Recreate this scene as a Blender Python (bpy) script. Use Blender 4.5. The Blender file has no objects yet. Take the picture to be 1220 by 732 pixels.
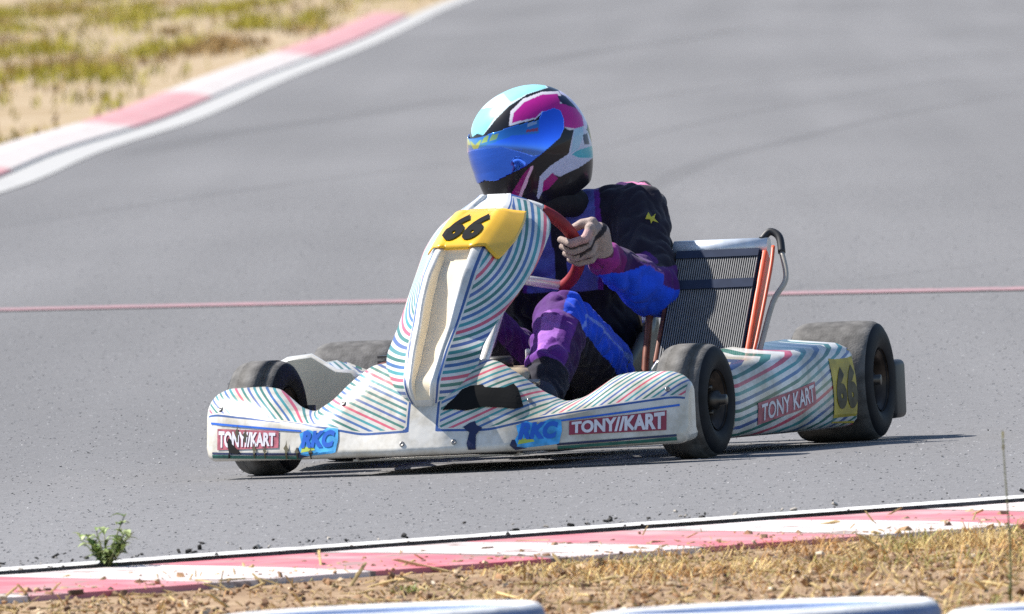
import bpy, bmesh, math, random
import numpy as np
from mathutils import Vector, Matrix, noise as mnoise

random.seed(7)
RNG = np.random.default_rng(11)
sc = bpy.context.scene
COL = sc.collection
R = math.radians

# ------------------------------------------------------------------ camera
PSI = R(16)
CAM = np.array([0.0, -55.0, 1.35])
CM = np.array([[0.99894128, 0.04597861, -0.00151338],
               [-0.00234017, 0.01793362, -0.99983644],
               [-0.04594395, 0.99878143, 0.01802223]])
cam = bpy.data.cameras.new('camera')
camo = bpy.data.objects.new('camera', cam)
COL.objects.link(camo)
m4 = Matrix([list(CM[i]) + [CAM[i]] for i in range(3)] + [[0, 0, 0, 1]])
camo.matrix_world = m4
cam.sensor_width = 36.0
cam.lens = 525.0 * 55.0 / 1220.0 * 36.0
cam.clip_start = 1.0
cam.clip_end = 6000.0
cam.dof.use_dof = True
cam.dof.focus_distance = 55.0
cam.dof.aperture_fstop = 28.0
sc.camera = camo


# ------------------------------------------------------------------ materials
def new_mat(name):
    m = bpy.data.materials.new(name)
    m.use_nodes = True
    nt = m.node_tree
    return m, nt, nt.nodes, nt.links, nt.nodes['Principled BSDF']


def mat(name, col, rough=0.5, metal=0.0, var=0.12, scale=40.0, bump=0.0, bscale=200.0, coat=0.0, spec=0.5):
    m, nt, N, L, b = new_mat(name)
    b.inputs['Roughness'].default_value = rough
    b.inputs['Metallic'].default_value = metal
    b.inputs['Coat Weight'].default_value = coat
    b.inputs['Specular IOR Level'].default_value = spec
    tc = N.new('ShaderNodeTexCoord')
    nz = N.new('ShaderNodeTexNoise')
    nz.inputs['Scale'].default_value = scale
    nz.inputs['Detail'].default_value = 5
    L.new(tc.outputs['Object'], nz.inputs['Vector'])
    rp = N.new('ShaderNodeValToRGB')
    c = np.array(col[:3])
    rp.color_ramp.elements[0].position = 0.3
    rp.color_ramp.elements[1].position = 0.7
    rp.color_ramp.elements[0].color = tuple(np.clip(c * (1 - var), 0, 1)) + (1,)
    rp.color_ramp.elements[1].color = tuple(np.clip(c * (1 + var), 0, 1)) + (1,)
    L.new(nz.outputs['Fac'], rp.inputs['Fac'])
    L.new(rp.outputs['Color'], b.inputs['Base Color'])
    if bump > 0:
        n2 = N.new('ShaderNodeTexNoise')
        n2.inputs['Scale'].default_value = bscale
        n2.inputs['Detail'].default_value = 3
        L.new(tc.outputs['Object'], n2.inputs['Vector'])
        bp = N.new('ShaderNodeBump')
        bp.inputs['Strength'].default_value = bump
        bp.inputs['Distance'].default_value = 0.004
        L.new(n2.outputs['Fac'], bp.inputs['Height'])
        L.new(bp.outputs['Normal'], b.inputs['Normal'])
    return m


def vcol_mat(name, rough=0.5, coat=0.0, var=0.15, scale=60.0, bump=0.0, bscale=300.0, attr='paint', spec=0.5, sheen=0.0):
    m, nt, N, L, b = new_mat(name)
    b.inputs['Roughness'].default_value = rough
    b.inputs['Coat Weight'].default_value = coat
    b.inputs['Specular IOR Level'].default_value = spec
    b.inputs['Sheen Weight'].default_value = sheen
    a = N.new('ShaderNodeAttribute')
    a.attribute_name = attr
    tc = N.new('ShaderNodeTexCoord')
    nz = N.new('ShaderNodeTexNoise')
    nz.inputs['Scale'].default_value = scale
    nz.inputs['Detail'].default_value = 4
    L.new(tc.outputs['Object'], nz.inputs['Vector'])
    mr = N.new('ShaderNodeMapRange')
    mr.inputs['From Min'].default_value = 0.3
    mr.inputs['From Max'].default_value = 0.7
    mr.inputs['To Min'].default_value = 1 - var
    mr.inputs['To Max'].default_value = 1 + var
    L.new(nz.outputs['Fac'], mr.inputs['Value'])
    mx = N.new('ShaderNodeMix')
    mx.data_type = 'RGBA'
    mx.blend_type = 'MULTIPLY'
    mx.inputs['Factor'].default_value = 1.0
    L.new(a.outputs['Color'], mx.inputs[6])
    L.new(mr.outputs['Result'], mx.inputs[7])
    L.new(mx.outputs[2], b.inputs['Base Color'])
    if bump > 0:
        n2 = N.new('ShaderNodeTexNoise')
        n2.inputs['Scale'].default_value = bscale
        n2.inputs['Detail'].default_value = 3
        L.new(tc.outputs['Object'], n2.inputs['Vector'])
        bp = N.new('ShaderNodeBump')
        bp.inputs['Strength'].default_value = bump
        bp.inputs['Distance'].default_value = 0.004
        L.new(n2.outputs['Fac'], bp.inputs['Height'])
        L.new(bp.outputs['Normal'], b.inputs['Normal'])
    return m


def stripe_mat(name, pitch, duty=0.5, white=(0.74, 0.74, 0.72), dirt=0.25, gain=1.0, lift=0.0):
    """white plastic with coloured stripes: float attribute 'run' in metres drives the stripes, 'edge' is the
    distance inside the striped area (a blue border line runs at 0)."""
    m, nt, N, L, b = new_mat(name)
    b.inputs['Roughness'].default_value = 0.32
    b.inputs['Coat Weight'].default_value = 0.25

    def math_(op, a, b_=None, clamp=False):
        n = N.new('ShaderNodeMath')
        n.operation = op
        n.use_clamp = clamp
        for i, v in enumerate((a, b_)):
            if v is None:
                continue
            if isinstance(v, (int, float)):
                n.inputs[i].default_value = v
            else:
                L.new(v, n.inputs[i])
        return n.outputs[0]
    at = N.new('ShaderNodeAttribute')
    at.attribute_name = 'run'
    ed = N.new('ShaderNodeAttribute')
    ed.attribute_name = 'edge'
    t = math_('DIVIDE', at.outputs['Fac'], pitch)
    fr = math_('FRACT', t)
    idx = math_('FLOOR', t)
    ln = math_('LESS_THAN', fr, duty)
    h = math_('FRACT', math_('MULTIPLY', math_('ADD', idx, 700.0), 1.0 / 7.0))
    rp = N.new('ShaderNodeValToRGB')
    cr = rp.color_ramp
    cr.interpolation = 'CONSTANT'
    cols = [tuple(min(1, v * gain + lift) for v in c_) for c_ in ((0.02, 0.20, 0.22), (0.01, 0.13, 0.10), (0.03, 0.11, 0.30), (0.03, 0.25, 0.27), (0.55, 0.07, 0.12), (0.02, 0.16, 0.13), (0.05, 0.10, 0.30))]
    cr.elements[0].position = 0.0
    cr.elements[0].color = cols[0] + (1,)
    cr.elements[1].position = 1 / 7 - 0.01
    cr.elements[1].color = cols[1] + (1,)
    for k in range(2, 7):
        e = cr.elements.new(k / 7 - 0.01)
        e.color = cols[k] + (1,)
    L.new(h, rp.inputs['Fac'])
    inside = math_('GREATER_THAN', ed.outputs['Fac'], 0.006)
    fac = math_('MULTIPLY', ln, inside)
    border = math_('LESS_THAN', math_('ABSOLUTE', ed.outputs['Fac']), 0.0028)
    tc = N.new('ShaderNodeTexCoord')
    nz = N.new('ShaderNodeTexNoise')
    nz.inputs['Scale'].default_value = 7.0
    nz.inputs['Detail'].default_value = 8
    nz.inputs['Roughness'].default_value = 0.7
    L.new(tc.outputs['Object'], nz.inputs['Vector'])
    dr = N.new('ShaderNodeValToRGB')
    dr.color_ramp.elements[0].position = 0.38
    dr.color_ramp.elements[0].color = (1 - dirt, 1 - dirt * 1.1, 1 - dirt * 1.3, 1)
    dr.color_ramp.elements[1].position = 0.6
    dr.color_ramp.elements[1].color = (1, 1, 1, 1)
    L.new(nz.outputs['Fac'], dr.inputs['Fac'])

    def mix(f, a, b_, blend='MIX'):
        n = N.new('ShaderNodeMix')
        n.data_type = 'RGBA'
        n.blend_type = blend
        if isinstance(f, (int, float)):
            n.inputs['Factor'].default_value = f
        else:
            L.new(f, n.inputs['Factor'])
        for s, v in ((6, a), (7, b_)):
            if isinstance(v, tuple):
                n.inputs[s].default_value = v + (1,)
            else:
                L.new(v, n.inputs[s])
        return n.outputs[2]
    c = mix(fac, white, rp.outputs['Color'])
    c = mix(border, c, (0.05, 0.11, 0.32))
    c = mix(1.0, c, dr.outputs['Color'], 'MULTIPLY')
    L.new(c, b.inputs['Base Color'])
    n2 = N.new('ShaderNodeTexNoise')
    n2.inputs['Scale'].default_value = 22
    L.new(tc.outputs['Object'], n2.inputs['Vector'])
    bp = N.new('ShaderNodeBump')
    bp.inputs['Strength'].default_value = 0.25
    bp.inputs['Distance'].default_value = 0.006
    L.new(n2.outputs['Fac'], bp.inputs['Height'])
    L.new(bp.outputs['Normal'], b.inputs['Normal'])
    return m


M = {}
M['stripe'] = stripe_mat('striped_bodywork', 0.0142, 0.42, white=(.73, .695, .625), dirt=.38, gain=1.2, lift=.05)
M['stripe_panel'] = stripe_mat('striped_panel', 0.0138, 0.52, gain=1.15, lift=.035)
M['stripe_pod'] = stripe_mat('striped_pod', 0.0190, 0.42, dirt=0.45, gain=1.1, lift=.03)
M['white'] = mat('white_plastic', (0.74, 0.73, 0.70), 0.35, var=0.06)
M['cream'] = mat('cream_plastic', (0.76, 0.66, 0.49), 0.4, var=0.05)
M['yellow'] = mat('yellow_vinyl', (0.84, 0.47, 0.012), 0.38, var=0.05, coat=0.3)
M['yellow_old'] = mat('worn_yellow_vinyl', (0.44, 0.34, 0.035), 0.5, var=0.35, scale=25)
M['ink'] = mat('black_vinyl', (0.010, 0.010, 0.010), 0.75, spec=.12)
M['ink_worn'] = mat('worn_black_vinyl', (0.06, 0.05, 0.02), 0.6, var=0.7, scale=30)
M['red_ink'] = mat('red_vinyl', (0.30, 0.03, 0.06), 0.4)
M['red_ink_faded'] = mat('faded_red_vinyl', (0.40, 0.10, 0.13), 0.45, var=0.4, scale=60)
M['pale_ink'] = mat('pale_vinyl', (0.70, 0.68, 0.72), 0.4)
M['blue_ink'] = mat('blue_vinyl', (0.02, 0.12, 0.55), 0.35)
M['sky_ink'] = mat('sky_blue_vinyl', (0.06, 0.35, 0.70), 0.35, var=0.4, scale=50)
M['lime_ink'] = mat('lime_vinyl', (0.45, 0.55, 0.08), 0.4)
M['green_ink'] = mat('green_vinyl', (0.02, 0.13, 0.10), 0.4, var=0.3)
M['navy_ink'] = mat('navy_vinyl', (0.015, 0.02, 0.07), 0.4)
M['tread'] = mat('tyre_tread', (0.125, 0.12, 0.114), 0.8, var=0.42, spec=.2, scale=30, bump=0.3)
M['sidewall'] = mat('tyre_sidewall', (0.009, 0.010, 0.013), 0.65, var=0.4, bump=0.15, spec=.22)
M['rim'] = mat('wheel_rim', (0.05, 0.035, 0.025), 0.45, metal=0.6, var=0.4)
M['hub'] = mat('hub_metal', (0.10, 0.09, 0.08), 0.4, metal=0.9)
M['steel'] = mat('frame_steel', (0.32, 0.30, 0.28), 0.35, metal=0.8)
M['alu'] = mat('bright_aluminium', (0.80, 0.79, 0.76), 0.35, metal=0.35)
M['dark'] = mat('dark_plastic', (0.018, 0.018, 0.02), 0.5)
M['red_rim'] = mat('red_suede', (0.26, 0.010, 0.018), 0.6, var=0.25)
M['orange'] = mat('orange_red_silicone', (0.62, 0.09, 0.03), 0.45, var=0.12)
M['tank'] = mat('radiator_tank', (0.66, 0.70, 0.74), 0.35, metal=0.3, var=0.15)
M['core_fin'] = mat('radiator_fin', (0.25, 0.245, 0.24), 0.6, metal=0.1)
M['core_dark'] = mat('radiator_core', (0.028, 0.038, 0.068), 0.7, spec=.1)
M['hose'] = mat('grey_hose', (0.40, 0.36, 0.30), 0.5)
M['seat'] = mat('seat_fibreglass', (0.06, 0.055, 0.05), 0.4, var=0.3)
M['rust'] = mat('brown_strut', (0.18, 0.06, 0.035), 0.5, metal=0.2, var=0.4)
M['tank_pl'] = mat('fuel_tank_plastic', (0.42, 0.34, 0.24), 0.35, var=0.2)
M['suit'] = vcol_mat('racing_suit', 0.8, var=0.18, scale=35, bump=0.35, bscale=90, spec=0.25, sheen=0.1)
M['helmet'] = vcol_mat('helmet_paint', 0.28, coat=0.15, var=0.05, spec=.3)
M['visor'] = vcol_mat('visor_mirror', 0.06, coat=1.0, var=0.12, scale=9)
M['visor'].node_tree.nodes['Principled BSDF'].inputs['Metallic'].default_value = .85
M['glove'] = vcol_mat('glove_leather', 0.8, var=0.15, bump=0.4, bscale=250)
M['collar'] = mat('black_fabric', (0.012, 0.011, 0.013), 0.9, var=0.4, scale=60)
M['boot'] = mat('racing_boot', (0.03, 0.03, 0.05), 0.6)


# ------------------------------------------------------------------ mesh helpers
class MB:
    def __init__(self):
        self.v, self.f, self.mi, self.sm = [], [], [], []

    def add(self, verts, faces, mi=0, smooth=True):
        o = len(self.v)
        self.v.extend([tuple(map(float, p)) for p in verts])
        for f in faces:
            self.f.append(tuple(i + o for i in f))
            self.mi.append(mi)
            self.sm.append(smooth)
        return self

    def grid(self, P, mi=0, cu=False, cv=False, smooth=True, flip=False):
        P = np.asarray(P)
        nu, nv = P.shape[:2]
        fs = []
        for i in range(nu if cu else nu - 1):
            for j in range(nv if cv else nv - 1):
                q = (i * nv + j, ((i + 1) % nu) * nv + j, ((i + 1) % nu) * nv + (j + 1) % nv, i * nv + (j + 1) % nv)
                fs.append(q[::-1] if flip else q)
        return self.add(P.reshape(-1, 3), fs, mi, smooth)

    def tube(self, pts, r, mi=0, seg=12, sub=0, cap=True):
        pts = [np.array(p, float) for p in pts]
        rr = list(r) if hasattr(r, '__len__') else [r] * len(pts)
        if sub:
            out, ro = [], []
            n = len(pts)
            for i in range(n - 1):
                p0, p1, p2, p3 = pts[max(i - 1, 0)], pts[i], pts[i + 1], pts[min(i + 2, n - 1)]
                for k in range(sub):
                    t = k / sub
                    out.append(0.5 * (2 * p1 + (p2 - p0) * t + (2 * p0 - 5 * p1 + 4 * p2 - p3) * t * t +
                                      (3 * p1 - p0 - 3 * p2 + p3) * t ** 3))
                    ro.append(rr[i] * (1 - t) + rr[i + 1] * t)
            out.append(pts[-1])
            ro.append(rr[-1])
            pts, rr = out, ro
        rings = []
        up = None
        for i, p in enumerate(pts):
            d = pts[min(i + 1, len(pts) - 1)] - pts[max(i - 1, 0)]
            d = d / (np.linalg.norm(d) + 1e-12)
            if up is None:
                a = np.array([0, 0, 1.0]) if abs(d[2]) < 0.9 else np.array([1.0, 0, 0])
                up = a - d * (a @ d)
            else:
                up = up - d * (up @ d)
            up = up / np.linalg.norm(up)
            s = np.cross(d, up)
            th = np.linspace(0, 2 * math.pi, seg, endpoint=False)
            rings.append([p + rr[i] * (math.cos(t) * up + math.sin(t) * s) for t in th])
        o = len(self.v)
        self.grid(np.array(rings), mi, cv=True)
        if cap:
            n = len(pts)
            self.f.append(tuple(o + k for k in range(seg)))
            self.f.append(tuple(o + (n - 1) * seg + k for k in range(seg))[::-1])
            self.mi += [mi, mi]
            self.sm += [False, False]
        return self

    def lathe(self, prof, org, axis, mi=0, seg=64, mis=None):
        """prof: (along axis, radius); axis unit vector"""
        axis = np.array(axis, float)
        axis /= np.linalg.norm(axis)
        a = np.array([0, 0, 1.0]) if abs(axis[2]) < 0.9 else np.array([1.0, 0, 0])
        e1 = a - axis * (a @ axis)
        e1 /= np.linalg.norm(e1)
        e2 = np.cross(axis, e1)
        org = np.array(org, float)
        th = np.linspace(0, 2 * math.pi, seg, endpoint=False)
        P = np.array([[org + axis * x + r * (math.cos(t) * e1 + math.sin(t) * e2) for t in th] for x, r in prof])
        o = len(self.f)
        self.grid(P, mi, cv=True)
        if mis:
            k = o
            for i in range(len(prof) - 1):
                for j in range(seg):
                    self.mi[k] = mis[i]
                    k += 1
        return self

    def box(self, c, s, mi=0, rot=None, bev=0.0):
        bm = bmesh.new()
        bmesh.ops.create_cube(bm, size=1.0)
        for v in bm.verts:
            v.co = Vector((v.co.x * s[0], v.co.y * s[1], v.co.z * s[2]))
        if bev > 0:
            bmesh.ops.bevel(bm, geom=list(bm.edges), offset=bev, segments=3, profile=0.5, affect='EDGES')
        if rot is not None:
            for v in bm.verts:
                v.co = rot @ v.co
        bm.verts.index_update()
        self.add([v.co + Vector(c) for v in bm.verts], [[v.index for v in f.verts] for f in bm.faces], mi, bev > 0)
        bm.free()
        return self

    def ball(self, c, r, mi=0, seg=20, rot=None):
        r = (r, r, r) if not hasattr(r, '__len__') else r
        th = np.linspace(0, 2 * math.pi, seg, endpoint=False)
        ph = np.linspace(0.02, math.pi - 0.02, seg // 2 + 1)
        P = np.array([[[math.sin(p) * math.cos(t) * r[0], math.sin(p) * math.sin(t) * r[1], math.cos(p) * r[2]] for t in th] for p in ph])
        if rot is not None:
            P = P @ np.array(rot).T
        P = P + np.array(c)
        o = len(self.v)
        self.grid(P, mi, cv=True, flip=True)
        n = len(ph)
        self.f.append(tuple(o + k for k in range(seg)))
        self.f.append(tuple(o + (n - 1) * seg + k for k in range(seg))[::-1])
        self.mi += [mi, mi]
        self.sm += [True, True]
        return self

    def capsule(self, p0, r0, p1, r1, mi=0, seg=20, flat=None):
        p0, p1 = np.array(p0, float), np.array(p1, float)
        d = p1 - p0
        ln = np.linalg.norm(d)
        ax = d / ln
        prof = []
        for k in range(7):
            a = math.pi / 2 * (1 - k / 6)
            prof.append((-r0 * math.sin(a), max(r0 * math.cos(a), 1e-4)))
        for k in range(7):
            a = math.pi / 2 * k / 6
            prof.append((ln + r1 * math.sin(a), max(r1 * math.cos(a), 1e-4)))
        return self.lathe(prof, p0, ax, mi, seg)

    def build(self, name, mats, parent=None, fattr=None, cattr=None):
        me = bpy.data.meshes.new(name)
        me.from_pydata(self.v, [], self.f)
        for m in (mats if isinstance(mats, (list, tuple)) else [mats]):
            me.materials.append(m)
        me.polygons.foreach_set('material_index', self.mi)
        me.polygons.foreach_set('use_smooth', self.sm)
        for k, a in (fattr or {}).items():
            at = me.attributes.new(k, 'FLOAT', 'POINT')
            at.data.foreach_set('value', np.asarray(a, dtype=np.float32))
        for k, a in (cattr or {}).items():
            set_col(me, k, a)
        me.update()
        return link(name, me, parent)


def set_col(me, k, a):
    at = me.attributes.new(k, 'FLOAT_COLOR', 'POINT')
    a = np.asarray(a, dtype=np.float32)
    if a.shape[1] == 3:
        a = np.hstack([a, np.ones((len(a), 1), np.float32)])
    at.data.foreach_set('color', a.ravel())


def link(name, me, parent=None):
    o = bpy.data.objects.new(name, me)
    COL.objects.link(o)
    if parent is not None:
        o.parent = parent
    return o


def recalc(o):
    bm = bmesh.new()
    bm.from_mesh(o.data)
    bmesh.ops.recalc_face_normals(bm, faces=bm.faces)
    bm.to_mesh(o.data)
    bm.free()
    return o


def tag(o, label=None, cat=None, group=None, kind=None):
    for k, v in (('label', label), ('category', cat), ('group', group), ('kind', kind)):
        if v:
            o[k] = v
    return o


def empty(name, loc=(0, 0, 0), rz=0.0):
    o = bpy.data.objects.new(name, None)
    COL.objects.link(o)
    o.location = loc
    o.rotation_euler = (0, 0, rz)
    o.empty_display_size = 0.1
    return o


def sm_interp(x, xs, ys, w=0.02):
    """smoothed piecewise-linear interpolation"""
    x = np.asarray(x, float)
    acc = 0
    for k, g in zip((-1, -0.5, 0, 0.5, 1), (0.12, 0.23, 0.3, 0.23, 0.12)):
        acc = acc + g * np.interp(x + k * w, xs, ys)
    return acc


def inpoly(pts, poly):
    x, y = pts[:, 0], pts[:, 1]
    r = np.zeros(len(pts), bool)
    n = len(poly)
    for i in range(n):
        x0, y0 = poly[i]
        x1, y1 = poly[(i + 1) % n]
        if y0 == y1:
            continue
        c = ((y0 > y) != (y1 > y)) & (x < (x1 - x0) * (y - y0) / (y1 - y0) + x0)
        r ^= c
    return r


def text_mesh(s, bold=0.0, shear=0.0, extrude=0.0):
    cu = bpy.data.curves.new('lettering', 'FONT')
    cu.body = s
    cu.size = 1.0
    cu.offset = bold
    cu.shear = shear
    cu.resolution_u = 4
    ob = bpy.data.objects.new('lettering', cu)
    COL.objects.link(ob)
    dg = bpy.context.evaluated_depsgraph_get()
    me = bpy.data.meshes.new_from_object(ob.evaluated_get(dg))
    bpy.data.objects.remove(ob)
    bm = bmesh.new()
    bm.from_mesh(me)
    bmesh.ops.triangulate(bm, faces=bm.faces)
    for _ in range(2):
        es = [e for e in bm.edges if e.calc_length() > 0.12]
        if es:
            bmesh.ops.subdivide_edges(bm, edges=es, cuts=2)
            bmesh.ops.triangulate(bm, faces=bm.faces)
    bm.verts.index_update()
    V = np.array([v.co[:2] for v in bm.verts])
    Fc = [[v.index for v in f.verts] for f in bm.faces]
    bm.free()
    bpy.data.meshes.remove(me)
    V = V - V.min(0)
    return V / V.max(0), Fc          # unit box


def poly_mesh(poly, step=0.08):
    bm = bmesh.new()
    vs = [bm.verts.new((p[0], p[1], 0)) for p in poly]
    bm.faces.new(vs)
    bmesh.ops.triangulate(bm, faces=bm.faces)
    for _ in range(3):
        es = [e for e in bm.edges if e.calc_length() > step]
        if es:
            bmesh.ops.subdivide_edges(bm, edges=es, cuts=1)
            bmesh.ops.triangulate(bm, faces=bm.faces)
    bm.verts.index_update()
    V = np.array([v.co[:2] for v in bm.verts])
    Fc = [[v.index for v in f.verts] for f in bm.faces]
    bm.free()
    return V, Fc


# ------------------------------------------------------------------ kart
YAW = math.atan2(-math.cos(PSI), -math.sin(PSI))
kart = empty('go_kart', (0, 0, 0), YAW)
tag(kart, 'white racing go-kart with coloured stripes and yellow number 66 plate on the grey track', 'go-kart')


def k2w(P):
    s, c = math.sin(PSI), math.cos(PSI)
    P = np.asarray(P, float)
    return np.stack([-s * P[..., 0] + c * P[..., 1], -c * P[..., 0] - s * P[..., 1], P[..., 2]], -1)


def side_view(P):
    """flat elevation of the kart, drawn square to the direction it is mostly seen from (1220-wide sheet)"""
    q = (k2w(P) - CAM) @ CM
    return np.stack([610 - 28875 * q[..., 0] / q[..., 2], 366 + 28875 * q[..., 1] / q[..., 2]], -1)


# nose -----------------------------------------------------------------
def n_xf(a): return sm_interp(a, [0, .05, .2, .3, .4, .5, .56, .575], [.50, .50, .465, .435, .395, .345, .305, .285], .015)
def n_xt(a): return sm_interp(a, [0, .2, .3, .4, .54, .575], [.36, .355, .325, .255, .235, .235], .02)
def n_zt(a): return sm_interp(a, [0, .10, .15, .2, .25, .3, .34, .40, .44, .53, .56, .575], [.252, .252, .246, .213, .172, .146, .156, .199, .206, .204, .192, .178], .012)
def n_zc(a): return sm_interp(a, [0, .15, .25, .3, .4, .55, .575], [.098, .093, .112, .12, .132, .147, .142], .02)


ZB = 0.042


def nose_section(y):
    a = abs(y)
    e = max(0.0, (a - 0.555) / 0.02)
    xf, xt, zt, zc = float(n_xf(a)), float(n_xt(a)), float(n_zt(a)), float(n_zc(a))
    rows = []
    rows.append((xt - 0.03, ZB + 0.02))
    rows.append((xf - 0.10, ZB + 0.004))
    rows.append((xf - 0.02, ZB))
    rows.append((xf - 0.005, ZB + 0.004))
    rows.append((xf, ZB + 0.014))
    for t in np.linspace(0.15, 1, 6):
        rows.append((xf - 0.018 * t, ZB + 0.014 + (zc - ZB - 0.014) * t))
    xc = xf - 0.018
    for t in np.linspace(0.06, 0.97, 14):
        bul = 0.018 * math.sin(math.pi * t) * min(1, (zt - zc) / 0.1)
        rows.append((xc + (xt - xc) * t + bul * 0.6, zc + (zt - zc) * t + bul * 0.8))
    rows.append((xt - 0.008, zt + 0.0005))
    rows.append((xt - 0.02, zt - 0.003))
    rows.append((xt - 0.028, zt - 0.012))
    rows.append((xt - 0.03, zt - 0.04))
    rows.append((xt - 0.03, ZB + 0.03))
    return rows


ys = np.concatenate([np.linspace(-.575, -.545, 10), np.linspace(-.54, .54, 220), np.linspace(.545, .575, 10)])
P = np.array([[(x, y, z) for x, z in nose_section(y)] for y in ys])
# round the ends towards their own mid-height
for i, y in enumerate(ys):
    e = np.clip((abs(y) - 0.553) / 0.022, 0, 1)
    if e > 0:
        c = P[i].mean(0)
        k = 1 - 0.22 * (1 - math.sqrt(1 - min(e, .999) ** 2))
        P[i, :, 0] = c[0] + (P[i, :, 0] - c[0]) * k
        P[i, :, 2] = c[2] + (P[i, :, 2] - c[2]) * k
P[..., 1] *= .985
nv = P.shape[1]
mb = MB()
mb.grid(P, 0, cv=True)
mb.f.append(tuple(range(nv)))
mb.f.append(tuple(range((len(ys) - 1) * nv, len(ys) * nv))[::-1])
mb.mi += [0, 0]
mb.sm += [False, False]
A = np.abs(P[..., 1])
Z = P[..., 2]
run = Z - 0.47 * A - 0.55 * np.maximum(0, A - 0.27) - 0.10 * (P[..., 0] - .36) + 0.25 * np.maximum(0, A - .30) ** 2
edge = np.zeros(P.shape[:2])
for j in range(nv):
    if j < 11:
        edge[:, j] = (P[:, j, 2] - P[:, 10, 2]) - 0.001
    elif j < nv - 3:
        edge[:, j] = np.hypot(P[:, j, 2] - P[:, 10, 2], (P[:, j, 0] - P[:, 10, 0]) * .5)
    else:
        edge[:, j] = 0.05 if j == nv - 3 else 0.1
edge[:, :4] = -0.05
edge[np.abs(P[..., 1]) > .562] = -0.05
# the centre spine below the fairing is plain white
cm = np.clip((A - 0.034) * 1.0, -0.05, 1)
edge = np.minimum(edge, cm)
nose = recalc(mb.build('nose_cone', M['stripe'], kart, fattr={'run': run.ravel(), 'edge': edge.ravel()}))
nose['label'] = 'wide white front bumper with rainbow stripes and stickers'


from mathutils.bvhtree import BVHTree


def bvh_of(me_):
    bm_ = bmesh.new()
    bm_.from_mesh(me_)
    t_ = BVHTree.FromBMesh(bm_)
    bm_.free()
    return t_


NBVH = bvh_of(nose.data)


def face_pt(yz, off=0.0015):
    out = []
    for y, z in yz:
        h = NBVH.ray_cast(Vector((1.0, y, z)), Vector((-1, 0, 0)))
        if h[0] is None:
            h = NBVH.find_nearest(Vector((float(n_xf(abs(y))), y, z)))
        nn = h[1] if h[1].x > 0 else -h[1]
        out.append(h[0] + nn * (off * 1.3))
    return np.array(out)


def face_pt_old(yz, off=0.0015):
    y, z = yz[:, 0], yz[:, 1]
    a = np.abs(y)
    zc = n_zc(a)
    t = np.clip((z - ZB - .014) / (zc - ZB - .014), -0.2, 1.0)
    x = n_xf(a) - 0.018 * t + off
    x = np.where(z < ZB + .014, n_xf(a) - (ZB + .014 - z) * 0.35 + off, x)
    # above the crease: on the slope
    zt, xt = n_zt(a), n_xt(a)
    t2 = np.clip((z - zc) / np.maximum(zt - zc, 1e-3), 0, 1)
    bul = 0.018 * np.sin(np.pi * t2) * np.minimum(1, (zt - zc) / .1)
    xs = (n_xf(a) - .018) + (xt - n_xf(a) + .018) * t2 + bul * .6 + off * 1.2
    x = np.where(z > zc, xs + .004, x)
    return np.stack([x, y, z], -1)


def decal(name, V, Fc, material, parent, mapper, off):
    mb_ = MB().add(mapper(V, off), Fc, 0, False)
    return mb_.build(name, material, parent)


def quad_map(c00, c10, c11, c01):
    c00, c10, c11, c01 = map(np.array, (c00, c10, c11, c01))

    def f(V):
        u, v = V[:, :1], V[:, 1:]
        return c00 * (1 - u) * (1 - v) + c10 * u * (1 - v) + c11 * u * v + c01 * (1 - u) * v
    return f


UNIT, UNITF = poly_mesh([(0, 0), (1, 0), (1, 1), (0, 1)], 0.07)


def lettering(s, q, material, parent, mapper, off, bold=0.03, shear=0.0, name='lettering'):
    V, Fc = text_mesh(s, bold, shear)
    return decal(name, q(V), Fc, material, parent, mapper, off)


def n_map(V, off):
    return face_pt(V, off)


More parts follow.
